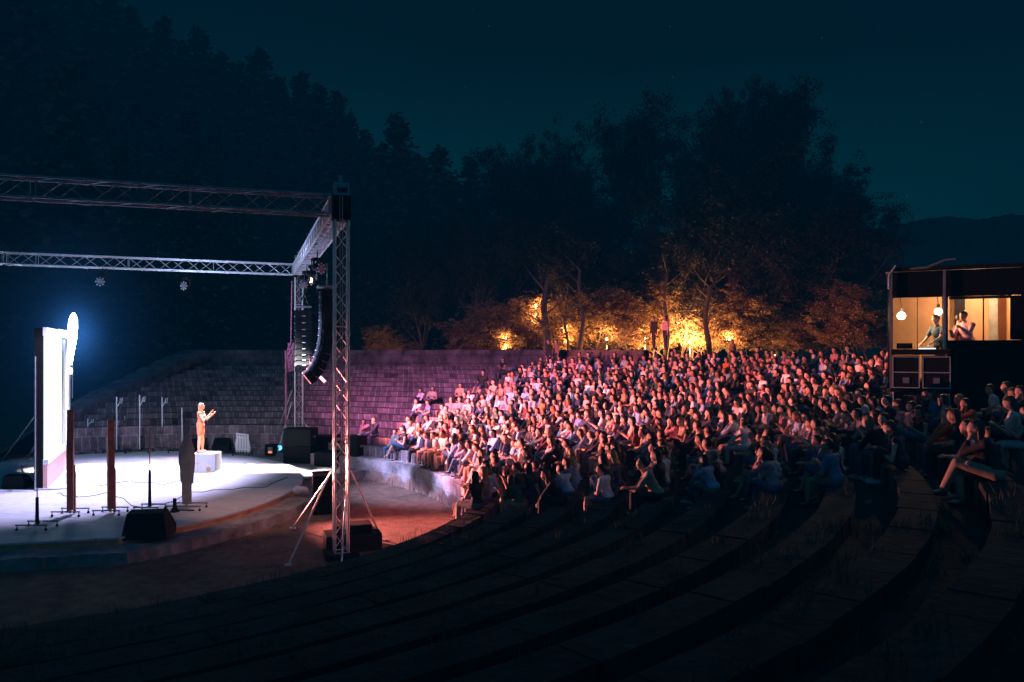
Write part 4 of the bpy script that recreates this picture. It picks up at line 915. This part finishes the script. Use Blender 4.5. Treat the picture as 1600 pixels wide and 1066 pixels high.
# standing on the rear wall and at the back
for x, y, lb, tc_, f_, lh in ((1040, 549, 'person in a pale pink top standing on the rear wall by the bright trees', (.7, .45, .5), 1, 1), (1022, 551, 'person in black standing on the rear wall beside one in pink', (.02, .02, .02), 0, 0),
                              (858, 556, 'dark clothed person standing against the rear wall by the trunk', (.02, .02, .025), 0, 0), (870, 556, 'person in brown standing against the rear wall', (.3, .15, .1), 1, 2), (1145, 560, 'tall person with long fair hair standing in the last row', (.4, .2, .15), 1, 2)):
    D = 41.5 - (x - 850) * .004; p = Q(x, y, D); k = min(14, (math.hypot(p.x - CX, p.y - CY) - R0) / TR)
    p.z = 4.3 if 'on the rear wall' in lb else rowz(int(k)) - .2
    if 'on the rear wall' in lb:
        # walk outwards to the wall top
        for D in [38 + .05 * i for i in range(160)]:
            p = Q(x, y, D)
            if math.hypot(p.x - CX, p.y - CY) > rowr(NR) + .2: break
        p.z = 4.3
    make_person(lb, p, R(205), standing(.05, None, (0, 0, 0)), f_, lh, 'long', 'long', {'body': (.55, .33, .25), 'top': tc_, 'trousers': (.03, .03, .05), 'hair': (.02, .015, .01) if 'fair' not in lb else (.4, .2, .1), 'shoes': (.03, .03, .03)}, .025)

# ------------------------------------------------------------------ trees
def leafquad(mb, c, s, rn):
    a = Vector((rn.gauss(0, 1), rn.gauss(0, 1), rn.gauss(0, .6))).normalized(); b = a.orthogonal().normalized(); b = (b * math.cos(q_ := rn.uniform(0, 6.28)) + a.cross(b) * math.sin(q_))
    o = len(mb.v); u, v = a * s, b * s * .55
    mb.v += [tuple(c - u), tuple(c + v), tuple(c + u), tuple(c - v)]; mb.f.append((o, o + 1, o + 2, o + 3)); mb.m.append(0)
def broadleaf(seed, H, spread, n_leaf, crown_from=.3, ls=.2, open_=.0):
    rn = random.Random(seed); tr, lf = MB(), MB(); tips = []
    def grow(p, d, ln, r_, lv):
        n_ = 4; pts = [p]
        for i in range(n_):
            d = (d + Vector((rn.gauss(0, .12), rn.gauss(0, .12), .05))).normalized(); p2 = p + d * ln / n_; r2 = r_ * (1 - .45 * (i + 1) / n_)
            tr.tube(p, p2, r_ * (1 - .45 * i / n_), r2, 7 if lv < 2 else 4)
            if lv == 0 and (i + 1) / n_ > crown_from or lv > 0 and i > 0:
                for _ in range((4 if lv == 0 else 2)):
                    if lv < 3:
                        a = rn.uniform(0, 6.28); el = rn.uniform(.15, .9); nd = Vector((math.cos(a) * math.cos(el), math.sin(a) * math.cos(el), math.sin(el)))
                        grow(p2, (nd + d * .35).normalized(), ln * rn.uniform(.38, .62) * (spread if lv == 0 else 1), r2 * .5, lv + 1)
            p = p2
        tips.append(p)
    grow(Vector((0, 0, -.5)), Vector((0, 0, 1)), H * .82, H * .02, 0)
    rn.shuffle(tips); tips = [t_ for t_ in tips if rn.random() > open_]
    per = max(1, n_leaf // len(tips))
    for t_ in tips:
        rr = rn.uniform(.35, .85) * H * .055
        for _ in range(per):
            c = t_ + Vector((rn.gauss(0, rr), rn.gauss(0, rr), rn.gauss(0, rr * .6)))
            if c.z > 1.2: leafquad(lf, c, ls * rn.uniform(.6, 1.3), rn)
    zs_ = sorted(v[2] for v in lf.v); rs_ = sorted(math.hypot(v[0], v[1]) for v in lf.v); h_ = zs_[int(len(zs_) * .992)]
    return tr.mesh('trunk', M['bark']), lf.mesh('crown', M['leaf']), h_, rs_[int(len(rs_) * .88)] / h_
def conifer(seed, H, n_lv=44):
    rn = random.Random(seed); tr, lf = MB(), MB(); tr.tube((0, 0, -1), (0, 0, H * .97), H * .014, .02, 7)
    for i in range(n_lv):
        t_ = i / n_lv; z = H * (.12 + .87 * t_); R_ = H * .2 * (1 - t_) ** .8 + .2
        for b in range(5 if t_ < .8 else 4):
            a = rn.uniform(0, 6.28); L_ = R_ * rn.choice((.55, .8, .9, 1.0, 1.25)) * rn.uniform(.8, 1.1); z = H * min(.98, .12 + .87 * (t_ + rn.uniform(-.03, .03))); dr = -.12 - .25 * (1 - t_)
            n_ = max(3, int(L_ / .28))
            for s_ in range(n_):
                u = (s_ + .5) / n_; c = Vector((math.cos(a) * L_ * u, math.sin(a) * L_ * u, z + dr * L_ * u + .15 * u * u * L_))
                for _ in range(3): leafquad(lf, c + Vector((rn.gauss(0, .2), rn.gauss(0, .2), rn.gauss(0, .16))), .27 * rn.uniform(.7, 1.3) * (1.2 - .4 * u), rn)
    return tr.mesh('trunk', M['bark']), lf.mesh('crown', M['needle']), H * .98, .2
CON = [conifer(s, 16) for s in (1, 2, 3)]
BRO = [broadleaf(11, 16, 1.0, 42000, ls=.15), broadleaf(12, 16, 1.15, 46000, .25, .15), broadleaf(13, 16, .95, 20000, .4, .14, .25), broadleaf(14, 16, 1.3, 42000, .2, .15)]
SML = [broadleaf(21, 6, 1.3, 20000, .1, .11), broadleaf(22, 6, 1.5, 20000, .05, .11)]
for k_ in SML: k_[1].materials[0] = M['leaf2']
def tree(name, meshes, base, H, rr, label, group, rz=None):
    t = thing(name, label, 'tree', base, rnd.uniform(0, 6.28) if rz is None else rz, group); s = H / meshes[2]; wx = rr / meshes[3]; t.scale = (s * wx, s * wx, s)
    link('trunk', meshes[0], t); link('crown', meshes[1], t); return t
def skyline(x, y, D, kind, label, group, wx=.2, rzv=None):
    p = Q(x, y, D); gz = groundz(p.x, p.y); H = p.z - gz + .3
    ms = CON[rnd.randrange(3)] if kind == 'c' else BRO[kind]
    return tree('pine_tree' if kind == 'c' else 'broadleaf_tree', ms, (p.x, p.y, gz), H, wx, label, group, rz=rzv)
# skyline of the wooded slope
sky = [(-40, -190), (0, -160), (60, -110), (120, -55), (170, -15), (205, 18), (255, 34), (285, 72), (312, 55), (345, 88), (372, 108), (405, 84), (435, 128), (470, 120), (500, 140), (528, 150), (548, 185), (572, 212), (596, 232), (622, 193), (655, 248), (684, 240), (708, 285), (735, 254), (760, 280)]
CL = 'dark conifer among the forest trees on the slope behind the stage'
for x, y in sky:
    skyline(x, y, rnd.uniform(86, 98) if x < 560 else rnd.uniform(62, 74), 'c', CL, 'forest conifers', .26)
for dlay, dy, n_ in ((84, 28, 26), (76, 80, 22), (66, 150, 20), (56, 230, 18)):
    for i in range(n_):
        x = -60 + (840 / n_) * (i + rnd.uniform(.2, .8)); ys = sky[0][1]
        for (xa, ya), (xb, yb) in zip(sky, sky[1:]):
            if xa <= x <= xb: ys = ya + (yb - ya) * (x - xa) / (xb - xa)
        if x > sky[-1][0]: ys = 290
        skyline(x, min(ys + dy * rnd.uniform(.8, 1.2), 400 + rnd.uniform(-40, 20)), dlay + rnd.uniform(-4, 4), 'c', CL, 'forest conifers', .27)
BL = [(790, 236, 58, 0, 'broadleaf tree left of the gap in the tree line', .19), (832, 210, 60, 1, 'rounded dark tree above the rear wall trunks', .17), (868, 226, 57, 3, 'leafy tree with a notch beside the open sky', .14),
      (912, 262, 58, 2, 'lower airy tree with sky showing through its crown', .2), (1015, 172, 54, 2, 'tall airy tree with sky gaps and a bare trunk', .2), (975, 205, 58, 2, 'airy tree just left of the tall bare trunk', .16),
      (1112, 152, 56, 1, 'tallest dense tree left of the big crown group', .17), (1180, 150, 55, 0, 'dense tall tree in the middle of the big group', .19), (1236, 168, 57, 1, 'dense tree right of the tallest one', .17), (1278, 228, 54, 3, 'broad dark tree toward the booth', .2),
      (1322, 308, 50, 3, 'lower broad tree at the right end of the tree line', .27), (1356, 350, 48, 1, 'small rounded tree beside the control booth', .22), (1140, 250, 50, 0, 'dark tree in front of the tallest trees', .28), (1220, 262, 49, 3, 'wide tree behind the last row of the crowd', .3), (1062, 330, 49, 3, 'lower tree lit orange from below by the bright lamp', .3),
      (948, 372, 50, 3, 'lower tree lit orange behind the rear wall', .35), (735, 320, 52, 1, 'dark tree behind the left part of the rear wall', .24), (850, 340, 51, 0, 'tree with lamp light between its branches', .34), (1290, 330, 47, 0, 'dark tree filling the gap left of the control booth', .33), (665, 345, 54, 3, 'dark round tree right of the truss tower', .3), (780, 375, 62, 0, 'dark bushy tree in the second line behind the wall', .4), (1010, 385, 62, 0, 'dark bushy tree behind the bare pale trunk', .4), (1180, 380, 62, 3, 'dark bushy tree deep behind the big crowns', .4), (905, 400, 64, 1, 'dark bushy tree deep behind the orange glow', .45), (1100, 390, 66, 1, 'dark bushy tree far behind the bright lamp', .45)]
for x, y, D, kd, lb, wx in BL: skyline(x, y, D, kd, lb, 'broadleaf trees behind the wall', wx)
# underwood with lamps in it
sh = [(735, 505, 48), (765, 492, 47.5), (800, 484, 48.5), (830, 470, 49), (862, 480, 48), (890, 478, 50), (925, 468, 48), (958, 452, 48.5), (990, 462, 47.5), (1018, 470, 49), (1048, 455, 50.5), (1080, 455, 50), (1118, 470, 48.5), (1150, 462, 47), (1190, 470, 46.5), (1230, 475, 46), (1275, 480, 45), (1320, 470, 43), (1362, 455, 42), (602, 520, 52), (640, 545, 50)]
for i, (x, y, D) in enumerate(sh):
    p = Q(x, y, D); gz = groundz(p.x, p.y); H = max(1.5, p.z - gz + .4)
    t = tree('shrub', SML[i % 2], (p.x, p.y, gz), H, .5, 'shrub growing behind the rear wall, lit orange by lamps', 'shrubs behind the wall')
    t['category'] = 'shrub'
# bare trunks standing in front of the glow
for x, D, yt, lb, r_ in ((853, 45.5, 430, 'dark trunk just behind the rear wall, leftmost of three', .2), (885, 46, 440, 'thin dark trunk between two thicker ones', .08), (908, 45.5, 415, 'dark straight trunk right of the thin one', .14), (1105, 44, 440, 'leaning dark trunk beside the brightest foliage', .16), (1041, 46, 420, 'pale lit trunk left of the brightest foliage', .12)):
    p = Q(x, 547, D); gz = groundz(p.x, p.y); t = thing('bare_trunk', lb, 'tree', (p.x, p.y, gz)); mb = MB(); hh = Q(x, yt, D).z - gz; pts = [Vector((.12 * math.sin(i * 1.1 + x), 0, hh * i / 8 - .3)) for i in range(9)]
    for i, (a, b) in enumerate(zip(pts, pts[1:])): mb.tube(a, b, r_ * (1.3 - i * .08), r_ * (1.3 - (i + 1) * .08), 8)
    mb.build('trunk', M['bark'], t); mb = MB()
    for i in range(7):
        b = pts[4 + i % 5]; a = rnd.uniform(0, 6.28); e_ = b + Vector((math.cos(a) * 1.2, math.sin(a) * .8, rnd.uniform(.3, 1.2))); mb.tube(b, e_, r_ * .35, r_ * .12, 5); mb.tube(e_, e_ + Vector((math.cos(a + .5) * .7, 0, .5)), r_ * .13, r_ * .05, 4)
    mb.build('branches', M['bark'], t)

# ------------------------------------------------------------------ lights
def lamp_(name, typ, loc, power, col, **k):
    l = bpy.data.lights.new(name, typ); l.energy = power; l.color = col
    for a, v in k.items():
        if a not in ('aim',): setattr(l, a, v)
    o = bpy.data.objects.new(name, l); COL.objects.link(o); o.location = loc
    if 'aim' in k: o.rotation_euler = (Vector(k['aim']) - Vector(loc)).to_track_quat('-Z', 'Y').to_euler()
    return o
lamp_('stage_wash_light', 'SPOT', (-11.5, 23.5, 6.9), 4600, (.62, .58, 1), spot_size=R(88), spot_blend=.5, shadow_soft_size=.25, aim=(-13.7, 24.0, 0))
lamp_('stage_wash_light', 'SPOT', (-10.6, 28.0, 6.9), 5000, (.66, .63, 1), spot_size=R(76), spot_blend=.6, shadow_soft_size=.25, aim=(-12.7, 26.5, 0))
a = lamp_('performer_light', 'AREA', (-12.0, 27.9, 6.4), 1500, (1, .93, .9), shape='RECTANGLE', size=9.5, size_y=.2, spread=R(20))
lamp_('performer_spotlight', 'SPOT', (-4.6, 20.5, 6.9), 19000, (1, .27, .14), spot_size=R(8), spot_blend=.4, shadow_soft_size=.1, aim=(pl.x - .1, pl.y, 1.5))
lamp_('stage_edge_light', 'SPOT', (-5.6, 18.0, 6.9), 1000, (1, .5, .4), spot_size=R(36), spot_blend=.9, shadow_soft_size=.2, aim=(-7.4, 21.5, -.2))
lamp_('truss_fill', 'SPOT', (-10.6, 23.6, 1.6), 2600, (.45, .58, 1), spot_size=R(110), spot_blend=.6, shadow_soft_size=.1, aim=(-8.2, 26.0, 7.6))  # added unseen uplight that brightens the truss beams
# coloured washes on the audience
for az in (40, 14, -9): lamp_('audience_light', 'SPOT', (-9.2, 25.5, 3.4), 24000, (1, .21, .18), spot_size=R(43), spot_blend=.8, shadow_soft_size=.1, aim=(-9.2 + 20 * math.cos(R(az)), 25.5 + 20 * math.sin(R(az)), 3.4 - 20 * math.tan(R(5))))
lamp_('audience_light', 'SPOT', (-8.2, 21.8, .8), 13000, (1, .27, .24), spot_size=R(70), spot_blend=.6, shadow_soft_size=.1, aim=(4.0, 17.6, 3.2))
lamp_('audience_light', 'SPOT', (-8.5, 23.5, 5.6), 6000, (.52, .54, 1), spot_size=R(66), spot_blend=.85, shadow_soft_size=.15, aim=(-1.4, 27.0, .9))
lamp_('wall_light', 'SPOT', (-6.2, 26.2, 6.6), 7000, (.9, .26, .66), spot_size=R(80), spot_blend=.95, shadow_soft_size=.15, aim=(-3.0, 37.0, 1.8))
lamp_('front_wall_light', 'SPOT', (-8.0, 23.5, 5.0), 2000, (.56, .56, 1), spot_size=R(48), spot_blend=.9, shadow_soft_size=.1, aim=(-3.2, 25.6, 0))
lamp_('pit_light', 'SPOT', (-6.4, 26.5, 6.8), 1500, (1, .15, .1), spot_size=R(38), spot_blend=.9, shadow_soft_size=.1, aim=(-2.3, 21.8, GZ))
# garden lamps behind the wall
for x, y, D, pw in ((838, 480, 46.8, 420), (790, 530, 46.3, 420), (948, 530, 45.8, 520), (1078, 535, 47.0, 5200), (1140, 530, 45.3, 420), (1008, 530, 46.2, 520), (1210, 556, 43.6, 60), (602, 552, 49.5, 60), (885, 520, 46.9, 520)):
    p = Q(x, y, D); gz = groundz(p.x, p.y); t = thing('garden_lamp', 'small warm garden lamp on a post among the shrubs', 'lamp', (p.x, p.y, gz), 0, 'garden lamps'); mb = MB(); mb.tube((0, 0, -.2), (0, 0, p.z - gz - .08), .03, None, 6); mb.build('post', M['black'], t)
    mb = MB(); mb.ell((0, 0, p.z - gz), (.07, .07, .08), 10, 6); mb.build('bulb', M['bulb2'], t)
    lamp_('garden_lamp_light', 'SPOT', (p.x, p.y - .25, p.z + .1), pw * 2.6, (1, .42, .13), spot_size=R(112), spot_blend=1, shadow_soft_size=.05, aim=(p.x, p.y + 5, p.z + .9))
    lamp_('garden_lamp_light', 'POINT', (p.x, p.y - .1, p.z - .5), pw * .6, (1, .42, .13), shadow_soft_size=.05)
lamp_('booth_light', 'POINT', BW(.25, .2, 5.2), 150, (1, .55, .28), shadow_soft_size=.06)
lamp_('booth_light', 'POINT', BW(2.0, 1.2, 5.9), 150, (1, .55, .28), shadow_soft_size=.06)
lamp_('booth_light', 'POINT', BW(1.08, .38, 5.3), 10, (1, .6, .35), shadow_soft_size=.05)
lamp_('neon_light', 'POINT', (lp.x + .6, lp.y - .3, 5.0), 170, (.5, .65, 1), shadow_soft_size=.2)
# moonless night: the faint cool light from above is the added world fill
